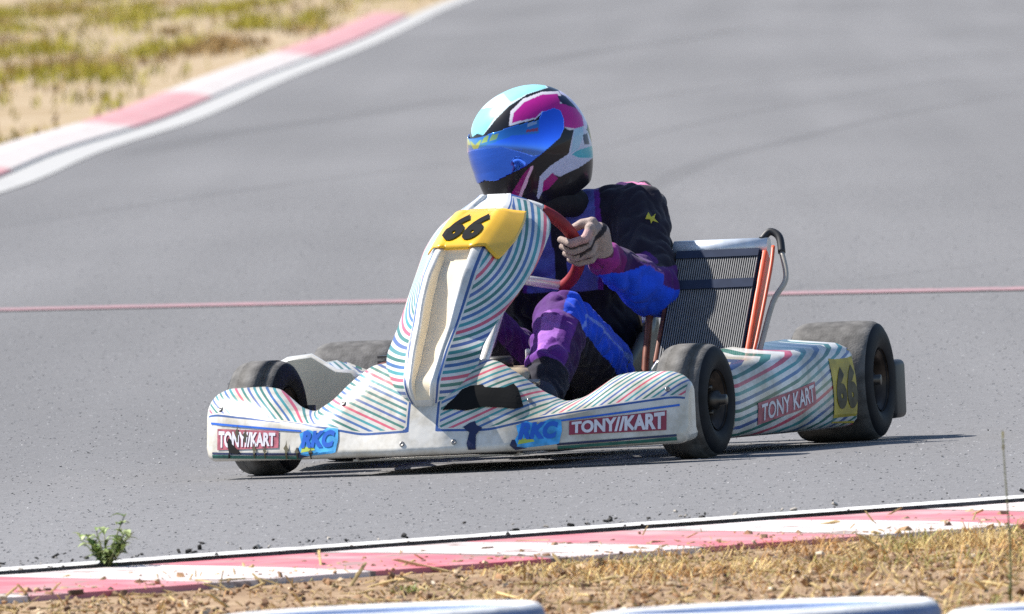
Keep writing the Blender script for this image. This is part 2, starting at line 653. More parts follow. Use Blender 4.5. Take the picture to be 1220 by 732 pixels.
# right-hand sticker (kart's left end): red box, pale letters, name on the nose
qb = quad_map((.325, .074), (.525, .074), (.525, .118), (.325, .104))
decal('name_sticker', qb(UNIT), UNITF, M['red_ink'], nose, n_map, .0015)
ql = quad_map((.330, .0765), (.521, .0765), (.521, .1155), (.330, .102))
lettering('TONY//KART', ql, M['pale_ink'], nose, n_map, .0026, .045)
qb = quad_map((-.53, .068), (-.36, .070), (-.36, .108), (-.53, .116))
decal('name_sticker', qb(UNIT), UNITF, M['red_ink_faded'], nose, n_map, .0015)
ql = quad_map((-.525, .073), (-.368, .074), (-.368, .104), (-.525, .111))
lettering('TONY//KART', ql, M['pale_ink'], nose, n_map, .0026, .045)
for sgn in (1, -1):
    for z0, z1, mt in ((.0555, .0585, 'navy_ink'), (.0475, .0525, 'green_ink')):
        qb = quad_map((sgn * .30, z0 - .003), (sgn * .545, z0 + .003), (sgn * .545, z1 + .005), (sgn * .30, z1 - .002))
        o = decal('trim_line', qb(UNIT), UNITF, M[mt], nose, n_map, .0014)
    qb = quad_map((sgn * .30, .104), (sgn * .55, .126), (sgn * .55, .131), (sgn * .30, .108))
    decal('trim_line', qb(UNIT), UNITF, M['blue_ink'], nose, n_map, .0014)
    # graffiti style logo
    qs = (lambda V, s=sgn: np.stack([s * (.205 + (V[:, 0] if s > 0 else 1 - V[:, 0]) * .105), .050 + V[:, 1] * .062], -1))
    blob = [(.0, .15), (.08, .0), (.5, .04), (.95, .10), (1.0, .55), (.98, .95), (.75, 1.0), (.5, .82), (.25, .95), (.05, .8), (.1, .5)]
    V, Fc = poly_mesh(blob, .1)
    decal('logo', qs(V), Fc, M['sky_ink'], nose, n_map, .0016)
    V, Fc = poly_mesh([(-.02, .3), (-.06, .1), (.05, -.06), (.3, .0), (.1, .06), (.04, .3)], .1)
    decal('logo', qs(V), Fc, M['navy_ink'], nose, n_map, .0018)
    V, Fc = poly_mesh([(.1, .12), (.45, .2), (.35, .42), (.22, .3), (.16, .48)], .1)
    decal('logo', qs(V), Fc, M['lime_ink'], nose, n_map, .0018)
    q2 = (lambda V, f=qs: f(np.stack([.10 + .82 * V[:, 0], .28 + .62 * V[:, 1]], -1)))
    lettering('RKC', q2, M['blue_ink'], nose, n_map, .0026, .06, .2)
# dark silhouettes
crow = [(0, .0), (.15, .05), (.2, .25), (.75, .2), (1, .28), (.6, .55), (.3, .75), (.22, 1.0), (.05, 1.05), (-.05, .85), (0, .55), (.1, .3)]
V, Fc = poly_mesh(crow, .1)
decal('bird_silhouette', np.stack([-.497 + V[:, 0] * .035, .050 + V[:, 1] * .042], -1), Fc, M['ink'], nose, n_map, .0032)
for k, (y0, w_, h_, z0) in enumerate(((-.478, .012, .040, .085), (-.458, .016, .030, .084), (-.43, .012, .034, .05), (-.40, .010, .03, .048),
                                     (-.345, .014, .04, .046), (-.315, .012, .026, .046), (-.28, .012, .022, .046))):
    spike = [(.35, 0), (.65, 0), (.7, .4), (1, .45), (.65, .7), (.55, 1), (.4, .75), (0, .55), (.3, .4)]
    V, Fc = poly_mesh(spike, .15)
    decal('tree_silhouette', np.stack([y0 + V[:, 0] * w_, z0 + V[:, 1] * h_], -1), Fc, M['ink_worn'], nose, n_map, .003)
blob = [(0, .05), (.06, .30), (.14, .52), (.22, .84), (.32, .97), (.47, 1), (.50, .90), (.60, .86), (.74, .84), (.84, .97), (.90, .78), (.95, .45), (1, .05), (.9, -.02), (.75, .06), (.5, .12), (.3, .0), (.12, .08)]
V, Fc = poly_mesh(blob, .06)
decal('dark_sticker', np.stack([.044 + V[:, 0] * .178, .138 + V[:, 1] * .056], -1), Fc, M['ink'], nose, n_map, .002)
fig = [(.35, 0), (.5, .2), (.55, .0), (.75, 0), (.7, .5), (1, .75), (.7, .85), (.6, 1), (.35, .95), (0, .8), (.35, .6), (.25, .2)]
V, Fc = poly_mesh(fig, .1)
decal('dark_sticker', np.stack([.093 + V[:, 0] * .042, .052 + V[:, 1] * .062], -1), Fc, M['navy_ink'], nose, n_map, .002)

# front panel ------------------------------------------------------------
pz = [.150, .178, .206, .27, .327, .385, .443, .493, .53, .555, .59, .612]
pxf = [.45, .472, .480, .418, .350, .298, .232, .145, .045, -.025, -.140, -.215]
pwf = [.018, .026, .030, .037, .042, .046, .047, .046, .048, .050, .047, .032]
pxr = [.40, .392, .385, .355, .238, .105, -.018, -.100, -.165, -.200, -.232, -.250]
pwr = [.070, .095, .105, .109, .114, .128, .139, .142, .138, .130, .100, .054]
pzt = [.150, .178, .206, .27, .327, .385, .443, .493, .525, .545, .574, .600]   # height at the swept-back edge


def panel_pt(z, c):
    z = np.asarray(z, float)
    c = np.asarray(c, float)
    xf, wf = sm_interp(z, pz, pxf, .012), sm_interp(z, pz, pwf, .012)
    xr, wr = sm_interp(z, pz, pxr, .012), sm_interp(z, pz, pwr, .012)
    zr = sm_interp(z, pz, pzt, .008)
    dep = np.interp(z, [.165, .20, .25, .40, .47, .492, .5, .56, .575, .60, .612], [.0, .02, .05, .055, .05, .02, .0, .0, .02, .025, .012])
    ac = np.abs(c)
    sh = np.clip((0.86 - ac) / 0.22, 0, 1)
    sh = sh * sh * (3 - 2 * sh)
    t = np.clip(ac - 1, 0, 1)
    y = np.where(ac <= 1, ac * wf, wf + (wr - wf) * t)
    x = np.where(ac <= 1, xf - dep * sh, xf + (xr - xf) * t)
    # round the ridge
    rd = np.clip(1 - np.abs(ac - 1) / 0.12, 0, 1)
    x = x - 0.008 * rd
    zz = z + (zr - z) * t
    return np.stack([x, y * np.sign(c), zz], -1)


def panel_pt_off(V, off):
    z, c = V[:, 1], V[:, 0]
    d = 1e-3
    p = panel_pt(z, c)
    n = np.cross(panel_pt(z, c + d) - p, panel_pt(z + d, c) - p)
    n /= np.linalg.norm(n, axis=1)[:, None] + 1e-12
    n = np.where((n[:, :1] < 0), -n, n)
    return p + n * off


zs = np.concatenate([np.linspace(.150, .49, 60), np.linspace(.495, .612, 40)])
cs = np.concatenate([np.linspace(-2, -1.13, 24), np.linspace(-1.1, 1.1, 45), np.linspace(1.13, 2, 24)])
ZZ, CC = np.meshgrid(zs, cs, indexing='ij')
P = panel_pt(ZZ, CC)
U = .96 * np.abs(P[..., 1]) - .276 * P[..., 0]
run = np.hypot(U + 0.085, (P[..., 2] - .56) * 1.0)
edge = (np.abs(CC) - 1.10) * .10
edge = np.minimum(edge, (.607 - ZZ) * 1.0 + .004)
mb = MB().grid(P, 0)
mb.mi = [1 if abs(CC[i, j] + CC[i, j + 1]) / 2 < .80 and .165 < ZZ[i, j] < .50 else 0 for i in range(len(zs) - 1) for j in range(len(cs) - 1)]
panel = mb.build('front_panel', [M['stripe_panel'], M['cream']], kart, fattr={'run': run.ravel(), 'edge': edge.ravel()})
panel['label'] = 'tall white striped front fairing with hollow centre'
md = panel.modifiers.new('thickness', 'SOLIDIFY')
md.thickness = 0.005
md.offset = 0.0
# yellow number plate wrapped over the fairing
cs2 = np.linspace(-1.22, 1.52, 61)
G = []
for tz in np.linspace(0, 1, 16):
    row = []
    for c in cs2:
        ac = abs(c)
        lo = .497 - .030 * np.clip((ac - 1.1) / .25, 0, 1) + .05 * np.clip((ac - 1.40) / .16, 0, 1) * (c > 0)
        hi = .574 - .004 * np.clip(ac - 1, 0, 1)
        row.append((c, lo + (hi - lo) * tz))
    G.append(row)
G = np.array(G)
P = panel_pt_off(G.reshape(-1, 2), .0065).reshape(G.shape[0], G.shape[1], 3)
plate = MB().grid(P, 0).build('number_plate', M['yellow'], panel)
md = plate.modifiers.new('thickness', 'SOLIDIFY')
md.thickness = 0.003
md.offset = -1.0


def pmap(V, off):
    return panel_pt_off(V, off)


def six(x0):
    """a chunky slab-sided 6 on a unit box"""
    V, Fc = text_mesh('6', .055, 0.0)
    return V, Fc


for c0 in (-.90, .02):
    V, Fc = six(0)
    W = np.stack([c0 + .84 * V[:, 0] + .16 * (V[:, 1] - .5), .507 + V[:, 1] * .054], -1)
    decal('race_number', W, Fc, M['ink'], plate, pmap, .0125)

for y_, z_ in ((-.525, .16), (.525, .165), (-.045, .07), (.075, .07), (-.20, .165), (.232, .155)):
    h_ = NBVH.ray_cast(Vector((1.0, y_, z_)), Vector((-1, 0, 0)))
    if h_[0] is not None:
        recalc(MB().lathe([(0, .0001), (.0, .0065), (.003, .0058), (.0035, .003), (.002, .0028), (.002, .0001)], h_[0] - h_[1] * .0005, h_[1], 0, 14).build('bolt', M['steel'], nose))

# side pods ----------------------------------------------------------------
def pod_y(x): return np.interp(x, [-.868, -.83, -.5, -.24, -.21], [.640, .660, .615, .552, .545])
def pod_prof(x, sgn=1):
    yo = float(pod_y(x))
    zt = float(np.interp(x, [-.84, -.8, -.5, -.21], [.225, .232, .222, .205]))
    if sgn < 0:
        zt += float(np.interp(x, [-.5, -.24], [0, .055]))
    zi = zt + float(np.interp(x, [-.84, -.21], [.012, .02])) * (1 if sgn > 0 else -1.6)
    return [(yo - .24, .05), (yo - .04, .036), (yo - .012, .042), (yo, .056), (yo + .004, .10), (yo + .002, .15), (yo - .006, zt - .022), (yo - .016, zt - .008), (yo - .032, zt),
            (yo - .09, zt + .006), (yo - .15, zi), (yo - .19, zi - .004), (yo - .21, zi - .03), (yo - .235, .10)]


def make_pod(sgn):
    xs = np.concatenate([np.linspace(-.868, -.845, 6), np.linspace(-.84, -.235, 60), np.linspace(-.23, -.21, 6)])
    P = np.array([[(x, y * sgn, z) for y, z in pod_prof(x, sgn)] for x in xs])
    for i, x in enumerate(xs):
        e = max(np.clip((-.85 - x) / .018, 0, 1), np.clip((x + .228) / .018, 0, 1))
        if e > 0:
            c = P[i].mean(0)
            P[i, :, 1:] = c[1:] + (P[i, :, 1:] - c[1:]) * (1 - .07 * e * e)
    Rn = P[..., 2] + .27 * P[..., 0] - .12 * (P[..., 0] + .5) ** 2 + .12 * (np.abs(P[..., 1]) - .6)
    E = np.full(P.shape[:2], .05)
    E[:, 0] = -.05
    E[:, -1] = -.02
    if sgn < 0:
        E[(P[..., 0] > -.42) & (P[..., 2] > .17)] = -.05
    m_ = MB().grid(P, 0, cv=True)
    n_ = P.shape[1]
    m_.f += [tuple(range(n_)), tuple(range((len(xs) - 1) * n_, len(xs) * n_))[::-1]]
    m_.mi += [1, 1]
    m_.sm += [False, False]
    o = recalc(m_.build('side_pod', [M['stripe_pod'], M['cream']], kart, fattr={'run': Rn.ravel(), 'edge': E.ravel()}))

    def pm(V, off):
        x, z = V[:, 0], V[:, 1]
        y = pod_y(x) + np.interp(z, [.042, .056, .10, .15, .20, .22], [-.012, 0, .004, .002, -.006, -.016]) + off
        return np.stack([x, y * sgn, z], -1)
    fl = (lambda V: V)
    # text reads along the side: for the kart's left side, image right is rearwards (-X)
    if sgn > 0:
        q = quad_map((-.30, .062), (-.585, .10), (-.585, .150), (-.30, .112))
        qt = quad_map((-.315, .069), (-.575, .104), (-.575, .144), (-.315, .108))
        qy = quad_map((-.690, .050), (-.845, .045), (-.845, .218), (-.690, .205))
    else:
        q = quad_map((-.585, .10), (-.30, .062), (-.30, .112), (-.585, .150))
        qt = quad_map((-.575, .104), (-.315, .069), (-.315, .108), (-.575, .144))
        qy = quad_map((-.845, .045), (-.690, .050), (-.690, .205), (-.845, .218))
    decal('name_sticker', q(UNIT), UNITF, M['red_ink_faded'], o, pm, .002)
    lettering('TONY KART', qt, M['pale_ink'], o, pm, .003, .02)
    pl_ = decal('number_plate', qy(UNIT), UNITF, M['yellow_old'], o, pm, .002)
    for k in (0, 1):
        qn = (lambda V, k=k, f=qy: f(np.stack([.10 + .40 * k + .38 * V[:, 0], .2 + .6 * V[:, 1]], -1)))
        V, Fc = six(0)
        decal('race_number', qn(V), Fc, M['ink_worn'], o, pm, .0032)
    return o


M['scuff'] = mat('grey_scuff', (0.36, 0.32, 0.29), 0.6, var=0.55, scale=22)
make_pod(1)
make_pod(-1)


# wheels ---------------------------------------------------------------------
def make_wheel(loc, r, w, steer, side, toe=0.0):
    wh = empty('wheel', loc)
    wh.parent = kart
    wh.rotation_euler = (0, 0, steer)
    h = w / 2
    rr = r * 0.49
    k = .022
    prof = [(-h + .012, rr), (-h + .002, rr + .012), (-h - .004, r * .72), (-h + .002, r * .87), (-h + .008, r * .94), (-h + .018, r * .978),
            (-h + .034, r * .995), (-h * .5, r), (0, r * 1.002), (h * .5, r), (h - .034, r * .995), (h - .018, r * .978), (h - .008, r * .94), (h - .002, r * .87),
            (h + .004, r * .72), (h - .002, rr + .012), (h - .012, rr), (h - .03, rr - .002), (-h + .03, rr - .002), (-h + .012, rr)]
    mis = [1, 1, 1, 1, 0, 0, 0, 0, 0, 0, 0, 0, 1, 1, 1, 1, 1, 1, 1]
    recalc(MB().lathe(prof, (0, 0, 0), (0, 1, 0), 0, 72, mis).build('tyre', [M['tread'], M['sidewall']], wh))
    m_ = MB()
    rp = [(-h + .004, rr + .004), (-h + .010, rr + .004), (-h + .014, rr - .012), (-h + .05, rr - .016), (-.012 + side * h * .3, rr - .02), (side * h * .3 - .006, .032), (side * h * .3 - .012, .001)]
    m_.lathe(rp, (0, 0, 0), (0, 1, 0), 0, 48)
    rp = [(h - .004, rr + .004), (h - .010, rr + .004), (h - .014, rr - .012), (h - .04, rr - .016), (.012 + side * h * .3, rr - .02), (side * h * .3 + .006, .032), (side * h * .3 + .012, .001)]
    m_.lathe(rp, (0, 0, 0), (0, 1, 0), 0, 48)
    recalc(m_.build('rim', M['rim'], wh))
    m_ = MB().lathe([(-.02, .001), (-.02, .022), (.03, .022), (.036, .012), (.05, .012), (.05, .001)], (0, side * h * .45, 0), (0, side, 0), 0, 24)
    for a in range(3):
        t = a * 2.094
        m_.lathe([(0, .006), (.014, .006), (.014, .0005)], (.033 * math.cos(t), side * (h * .3 + .006), .033 * math.sin(t)), (0, side, 0), 0, 6)
    recalc(m_.build('hub', M['hub'], wh))
    return wh


ST = R(-4)
make_wheel((0, .505, .130), .130, .122, ST, 1)
make_wheel((0, -.505, .130), .130, .122, ST, -1)
make_wheel((-1.02, .575, .138), .138, .20, 0, 1)
make_wheel((-1.02, -.575, .138), .138, .20, 0, -1)

# chassis -------------------------------------------------------------------
m_ = MB()
for s in (1, -1):
    m_.tube([(.36, s * .18, .045), (.10, s * .20, .045), (-.2, s * .28, .045), (-.6, s * .33, .045), (-1.1, s * .33, .05)], .015, sub=6)
    m_.tube([(.12, s * .2, .05), (.06, s * .33, .07), (.0, s * .42, .10)], .014, sub=4)
    m_.tube([(-.25, s * .29, .05), (-.26, s * .40, .07), (-.75, s * .46, .07), (-.78, s * .33, .05)], .010, sub=4)
for x, w in ((.30, .185), (.05, .205), (-.42, .31), (-1.08, .33)):
    m_.tube([(x, -w, .045), (x, w, .045)], .015)
m_.tube([(.36, -.18, .045), (.40, -.10, .05), (.40, .10, .05), (.36, .18, .045)], .012, sub=4)
recalc(m_.build('chassis_frame', M['steel'], kart))
MB().box((.0, 0, .034), (.72, .40, .004), 0).build('floor_tray', M['alu'], kart)
recalc(MB().tube([(-1.02, -.60, .14), (-1.02, .60, .14)], .025).build('rear_axle', M['steel'], kart))
for s in (1, -1):
    recalc(MB().tube([(-1.02, s * .30, .14), (-1.02, s * .36, .14)], .05).build('axle_bearing', M['dark'], kart))
m_ = MB()
for s in (1, -1):
    m_.tube([(0, s * .40, .10), (0, s * .40, .155)], .012)
    m_.tube([(0, s * .41, .128), (0, s * .50, .13)], .010)
    m_.tube([(-.06, s * .39, .12), (-.08, s * .06, .14)], .007)
recalc(m_.build('steering_linkage', M['hub'], kart))
rb = MB()
rb.tube([(-1.20, -.62, .115), (-1.26, -.45, .12), (-1.28, 0, .12), (-1.26, .45, .12), (-1.20, .62, .115)], .05, sub=6, seg=16)
recalc(rb.build('rear_bumper', M['dark'], kart))
for s in (1, -1):
    MB().box((-1.19, s * .655, .112), (.10, .035, .135), 0, bev=.014).build('bumper_end', M['dark'], kart)

# steering wheel ------------------------------------------------------------
SWC = np.array([-.362, 0, .482])
SU = np.array([.66, 0, .751])
SU /= np.linalg.norm(SU)
SN = np.array([-SU[2], 0, SU[0]])
SV = np.array([0, 1.0, 0])
SWR = .146
swheel = empty('steering_wheel', tuple(SWC))
swheel.parent = kart


def rim_pt(a, r=SWR, n=0.0):
    return (SU * math.cos(a) + SV * math.sin(a)) * r + SN * n


for a0, a1, mt in ((-34, 36, 'pale'), (36, 146, 'red'), (-114, -34, 'red')):
    pts = [rim_pt(R(a0 + (a1 - a0) * k / 39)) for k in range(40)]
    recalc(MB().tube(pts, .0145, seg=16).build('rim_grip', M['white'] if mt == 'pale' else M['red_rim'], swheel))
recalc(MB().tube([rim_pt(R(143)), rim_pt(R(246))], .0115, seg=14).build('lower_bar', M['alu'], swheel))
hubp = np.array(SN) * -.125
m_ = MB()
for a in (R(8), R(-75)):
    m_.tube([hubp, hubp * .8 + rim_pt(a, SWR * .5) * .5, rim_pt(a)], [.011, .011, .009], sub=4)
recalc(m_.build('wheel_spoke', M['alu'], swheel))
recalc(MB().tube([hubp * 1.05 , hubp * .8], .032, seg=20).build('hub', M['dark'], swheel))
hw = SWC + hubp
recalc(MB().tube([hw, (.08, 0, .14)], .0115).tube([(-.05, 0, .24), (.02, .06, .05)], .009).tube([(-.05, 0, .24), (.02, -.06, .05)], .009).build('steering_column', M['alu'], kart))
# fuel tank between the knees
ft = MB().box((-.17, 0, .135), (.24, .20, .17), 0, bev=.03).build('fuel_tank', M['tank_pl'], kart)
recalc(MB().lathe([(0, .001), (0, .034), (.02, .034), (.026, .028), (.026, .001)], (-.17, 0, .219), (0, 0, 1), 0, 24).build('filler_cap', M['dark'], ft))
recalc(MB().tube([(-.20, .06, .215), (-.20, .062, .245), (-.19, .065, .255)], .006).build('breather', M['white'], ft))
for s in (1, -1):
    recalc(MB().tube([(.22, s * .10, .05), (.20, s * .12, .16), (.20, s * .16, .19), (.20, s * .20, .19)], .007, sub=3).build('pedal', M['steel'], kart))

# seat -------------------------------------------------------------------------
G = []
for t in np.linspace(0, 1, 30):
    # path from seat front lip, along bottom, up the back
    px = np.interp(t, [0, .25, .5, .65, .8, 1], [-.50, -.62, -.80, -.90, -.96, -1.02])
    pzz = np.interp(t, [0, .25, .5, .65, .8, 1], [.075, .05, .05, .12, .28, .46])
    sw = np.interp(t, [0, .25, .5, .7, 1], [.15, .175, .19, .185, .13])
    sh = np.interp(t, [0, .15, .4, .6, .8, 1], [.02, .10, .22, .24, .12, .02])
    fw = np.interp(t, [0, .4, .6, 1], [.0, .0, .12, .05])
    row = []
    for s in np.linspace(-1, 1, 31):
        a = abs(s)
        y = sw * min(1, math.sin(min(a / .7, 1) * math.pi / 2) * 1.0)
        up = sh * max(0, (a - .45) / .55) ** 1.4
        row.append((px + up * (fw / .24 if fw else 0) * 0.9, y * np.sign(s), pzz + up * (1 if t < .55 else (1 - (t - .55) * 1.6 if t < .9 else .4))))
    G.append(row)
seat = MB().grid(np.array(G), 0).build('seat', M['seat'], kart)
md = seat.modifiers.new('thickness', 'SOLIDIFY')
md.thickness = .007
for s in (1, -1):
    recalc(MB().tube([(-.96, s * .18, .30), (-1.0, s * .30, .18)], .010).build('seat_stay', M['steel'], kart))
    recalc(MB().tube([(-.62, s * .19, .14), (-.60, s * .31, .05)], .009).build('seat_stay', M['steel'], kart))

# radiator ------------------------------------------------------------------------
# leaning plane: bottom forward, top back
rad = empty('radiator', (-.60, .388, .32))
rad.parent = kart
tilt = math.atan2(.25, .29)
rad.rotation_euler = (0, -tilt, 0)       # local z leans back, local x faces forward-up
HW, HH = .100, .185
m_ = MB().box((0, 0, -.004), (.034, HW * 2, HH * 2 - .03), 0)
recalc(m_.build('core', M['core_dark'], rad))
m_ = MB()
for k in range(37):
    y = -HW + .005 + k * (2 * HW - .010) / 36
    m_.box((.020, y, -.004), (.006, .0020, HH * 2 - .034), 0)
m_.build('cooling_fin', M['core_fin'], rad)
recalc(MB().tube([(.0, -HW - .012, HH), (.0, HW + .012, HH)], .021, seg=20).build('top_tank', M['tank'], rad))
recalc(MB().tube([(.0, -HW - .012, -HH), (.0, HW + .012, -HH)], .02, seg=20).build('bottom_tank', M['tank'], rad))
MB().box((.0245, 0, .060), (.003, HW * 2 - .004, .026), 0).build('dark_band', M['core_dark'], rad)  # thin dark band across the core
MB().box((.0245, 0, .150), (.003, HW * 2 - .004, .022), 0).build('dark_band', M['core_dark'], rad)  # dark band standing in for the shade under the top tank
recalc(MB().box((.004, HW + .010, .0), (.034, .012, HH * 2 - .05), 0, bev=.004).build('side_channel', M['orange'], rad))
recalc(MB().box((.004, -HW - .006, .0), (.030, .010, HH * 2 - .05), 0, bev=.003).build('side_channel', M['rust'], rad))
recalc(MB().tube([(.01, HW - .005, HH + .012), (.012, HW + .012, HH + .034), (.008, HW + .035, HH + .020), (.0, HW + .045, HH - .02)], .0090, sub=5).build('elbow_hose', M['dark'], rad))
recalc(MB().tube([(.0, HW + .045, HH - .02), (-.01, HW + .062, HH - .09), (.0, HW + .045, .02), (.0, HW + .035, -.10), (.0, HW + .03, -HH)], .0065, sub=5).build('coolant_hose', M['hose'], rad))
recalc(MB().tube([(.012, HW + .026, HH - .01), (.014, HW + .030, .1), (.012, HW + .026, -.1), (.01, HW + .02, -HH + .02)], .0045, sub=5).build('coolant_hose', M['orange'], rad))
recalc(MB().tube([(-.72, .245, .46), (-.58, .245, .30), (-.46, .25, .05)], .009, sub=3).build('radiator_stay', M['rust'], kart))
recalc(MB().tube([(-.80, .245, .44), (-.62, .232, .335), (-.60, .232, .30)], .0085, sub=3).build('radiator_stay', M['alu'], kart))

# engine block on the driver's right
eng = MB().box((-.72, -.36, .15), (.17, .13, .16), 0, bev=.012)
for k in range(2):
    eng.box((-.72, -.36, .232 + k * .012), (.15, .13, .006), 0)
eng.build('engine', M['hub'], kart)
recalc(MB().tube([(-.66, -.36, .22), (-.55, -.40, .20), (-.70, -.44, .13), (-1.0, -.40, .20), (-1.18, -.30, .20)], [.02, .025, .045, .045, .02], sub=6, seg=16).build('exhaust', M['rust'], kart))

# ------------------------------------------------------------------ driver
drv = empty('person', (0, 0, 0), YAW)
tag(drv, 'person in black, blue and purple racing suit and bright helmet steering the go-kart', 'person')

J = {k: np.array(v) for k, v in dict(
    pelvis=(-.86, 0, .15), waist=(-.87, -.01, .28), chest=(-.85, -.04, .42), neck=(-.775, -.06, .555), head=(-.70, -.08, .66),
    shl=(-.80, .168, .550), ell=(-.61, .248, .372), wrl=(-.415, .185, .458),
    shr=(-.80, -.225, .495), elr=(-.63, -.20, .35), wrr=(-.415, -.18, .452),
    hil=(-.80, .095, .14), knl=(-.38, .098, .318), anl=(-.03, .125, .115), tol=(.13, .135, .16),
    hir=(-.80, -.095, .14), knr=(-.38, -.115, .318), anr=(-.03, -.125, .115), tor=(.13, -.135, .16)).items()}
b = MB()
rot = np.array(Matrix.Rotation(R(-14), 3, 'Y'))
b.ball(J['pelvis'], (.13, .165, .12))
b.ball(J['waist'], (.115, .150, .13))
b.ball(J['chest'], (.125, .170, .155))
b.ball(J['chest'] + np.array([.04, .03, .085]), (.095, .165, .085))
b.capsule(J['shl'] + np.array([0, -.03, .005]), .066, J['shr'] + np.array([0, .03, .005]), .066)
b.capsule(J['neck'] - np.array([.01, 0, .02]), .062, J['head'], .056)
b.ball(J['head'] + np.array([0.0, 0, .06]), (.09, .075, .11))
for s in 'lr':
    b.capsule(J['sh' + s], .073, J['sh' + s] * .45 + J['el' + s] * .55, .064)
    b.capsule(J['sh' + s] * .5 + J['el' + s] * .5, .066, J['el' + s], .062)
    b.capsule(J['el' + s], .064, J['el' + s] * .55 + J['wr' + s] * .45, .054)
    b.capsule(J['el' + s] * .6 + J['wr' + s] * .4, .053, J['wr' + s], .036)
    b.capsule(J['hi' + s], .092, J['hi' + s] * .4 + J['kn' + s] * .6, .078)
    b.capsule(J['hi' + s] * .5 + J['kn' + s] * .5, .080, J['kn' + s], .066)
    b.capsule(J['kn' + s], .064, J['kn' + s] * .55 + J['an' + s] * .45, .058)
    b.capsule(J['kn' + s] * .5 + J['an' + s] * .5, .057, J['an' + s], .042)
raw = b.build('body_raw', M['suit'])


def remesh(ob, voxel, smooth_it, fac=.5, sub=False):
    r_ = ob.modifiers.new('r', 'REMESH')
    r_.mode = 'VOXEL'
    r_.voxel_size = voxel
    s_ = ob.modifiers.new('s', 'SMOOTH')
    s_.iterations = smooth_it
    s_.factor = fac
    if sub:
        u_ = ob.modifiers.new('u', 'SUBSURF')
        u_.levels = u_.render_levels = 1
    dg = bpy.context.evaluated_depsgraph_get()
    me = bpy.data.meshes.new_from_object(ob.evaluated_get(dg))
    old = ob.data
    bpy.data.objects.remove(ob)
    bpy.data.meshes.remove(old)
    me.polygons.foreach_set('use_smooth', [True] * len(me.polygons))
    return me


me = remesh(raw, .0065, 6, sub=True)
n = len(me.vertices)
V = np.empty(n * 3)
me.vertices.foreach_get('co', V)
V = V.reshape(-1, 3)
NV = np.empty(n * 3)
me.vertices.foreach_get('normal', NV)
NV = NV.reshape(-1, 3)


def seg_d(V, p, q):
    d = q - p
    t = np.clip(((V - p) @ d) / (d @ d), 0, 1)
    c = p + t[:, None] * d
    return np.linalg.norm(V - c, axis=1), t


bones = [('pelvis', 'waist', 'torso', .13), ('waist', 'chest', 'torso', .14), ('chest', 'neck', 'torso', .12), ('neck', 'head', 'neck', .06)]
for s in 'lr':
    bones += [('sh' + s, 'el' + s, 'up' + s, .062), ('el' + s, 'wr' + s, 'fo' + s, .05), ('hi' + s, 'kn' + s, 'th' + s, .078), ('kn' + s, 'an' + s, 'sh' + s + 'n', .055)]
DD = np.stack([seg_d(V, J[p], J[q])[0] / r_ for p, q, _, r_ in bones], 1)
TT = np.stack([seg_d(V, J[p], J[q])[1] for p, q, _, r_ in bones], 1)
bi = DD.argmin(1)
bt = TT[np.arange(n), bi]
# cloth folds
fold = np.array([mnoise.noise(Vector((p[0] * 16, p[1] * 16, p[2] * 26))) * .6 + abs(mnoise.noise(Vector((p[0] * 30 + 7, p[1] * 30, p[2] * 22)))) for p in V])
V2 = V + NV * ((fold - .25) * .012)[:, None]
me.vertices.foreach_set('co', V2.ravel())
BLACK, PERI, PURP, LAV, BLUE, MAG, PINK = (np.array(c) for c in ((.012, .010, .022), (.10, .11, .40), (.075, .012, .15), (.33, .12, .50), (.008, .075, .72), (.26, .02, .20), (.72, .22, .42)))
C = np.tile(BLACK, (n, 1))
nmw = k2w(NV) if False else NV
for k, (p, q, nm, r_) in enumerate(bones):
    s = bi == k
    d = J[q] - J[p]
    d /= np.linalg.norm(d)
    q = .96 * np.abs(V[:, 1]) - .276 * V[:, 0]
    if nm in ('torso', 'upl', 'upr'):
        hi = V[:, 2] > .375
        C[s & hi & (q < .288) & (q > .215) & (NV[:, 0] > -.3)] = PERI
        C[s & hi & (np.abs(q - .291) < .006) & (NV[:, 0] > -.3)] = PURP * 1.6
    if nm in ('upl', 'upr'):
        C[s & (bt > .60) & (NV[:, 2] > -.25) & (V[:, 2] < .445 + .02 * np.sin(V[:, 1] * 60))] = PURP
        C[s & (bt > .76) & (NV[:, 2] < .0)] = BLUE
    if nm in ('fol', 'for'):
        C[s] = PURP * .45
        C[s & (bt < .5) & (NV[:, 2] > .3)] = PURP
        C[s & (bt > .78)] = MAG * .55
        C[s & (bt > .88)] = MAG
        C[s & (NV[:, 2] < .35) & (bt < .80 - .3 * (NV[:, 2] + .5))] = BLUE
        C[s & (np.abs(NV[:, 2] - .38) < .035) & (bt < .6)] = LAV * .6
    elif nm in ('thl', 'thr'):
        sg = 1 if nm == 'thl' else -1
        C[s] = PURP
        out = sg * NV[:, 1]
        C[s & (out > .30)] = BLUE
        C[s & (np.abs(NV[:, 2] - .15) < .05) & (out > .3)] = np.array((.16, .26, .75))
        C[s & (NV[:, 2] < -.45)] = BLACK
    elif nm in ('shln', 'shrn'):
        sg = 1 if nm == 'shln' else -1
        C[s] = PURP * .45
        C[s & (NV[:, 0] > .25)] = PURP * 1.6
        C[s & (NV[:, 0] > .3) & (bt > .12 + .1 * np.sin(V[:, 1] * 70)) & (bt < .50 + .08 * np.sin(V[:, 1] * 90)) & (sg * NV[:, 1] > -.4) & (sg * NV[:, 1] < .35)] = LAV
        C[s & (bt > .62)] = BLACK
    elif nm == 'neck':
        C[s] = BLACK
# pink piping over the left shoulder
sp = (V[:, 1] > .120) & (V[:, 1] < .205) & (V[:, 0] > -.812) & (V[:, 0] < -.785) & (V[:, 2] > .56)
C[sp] = PINK
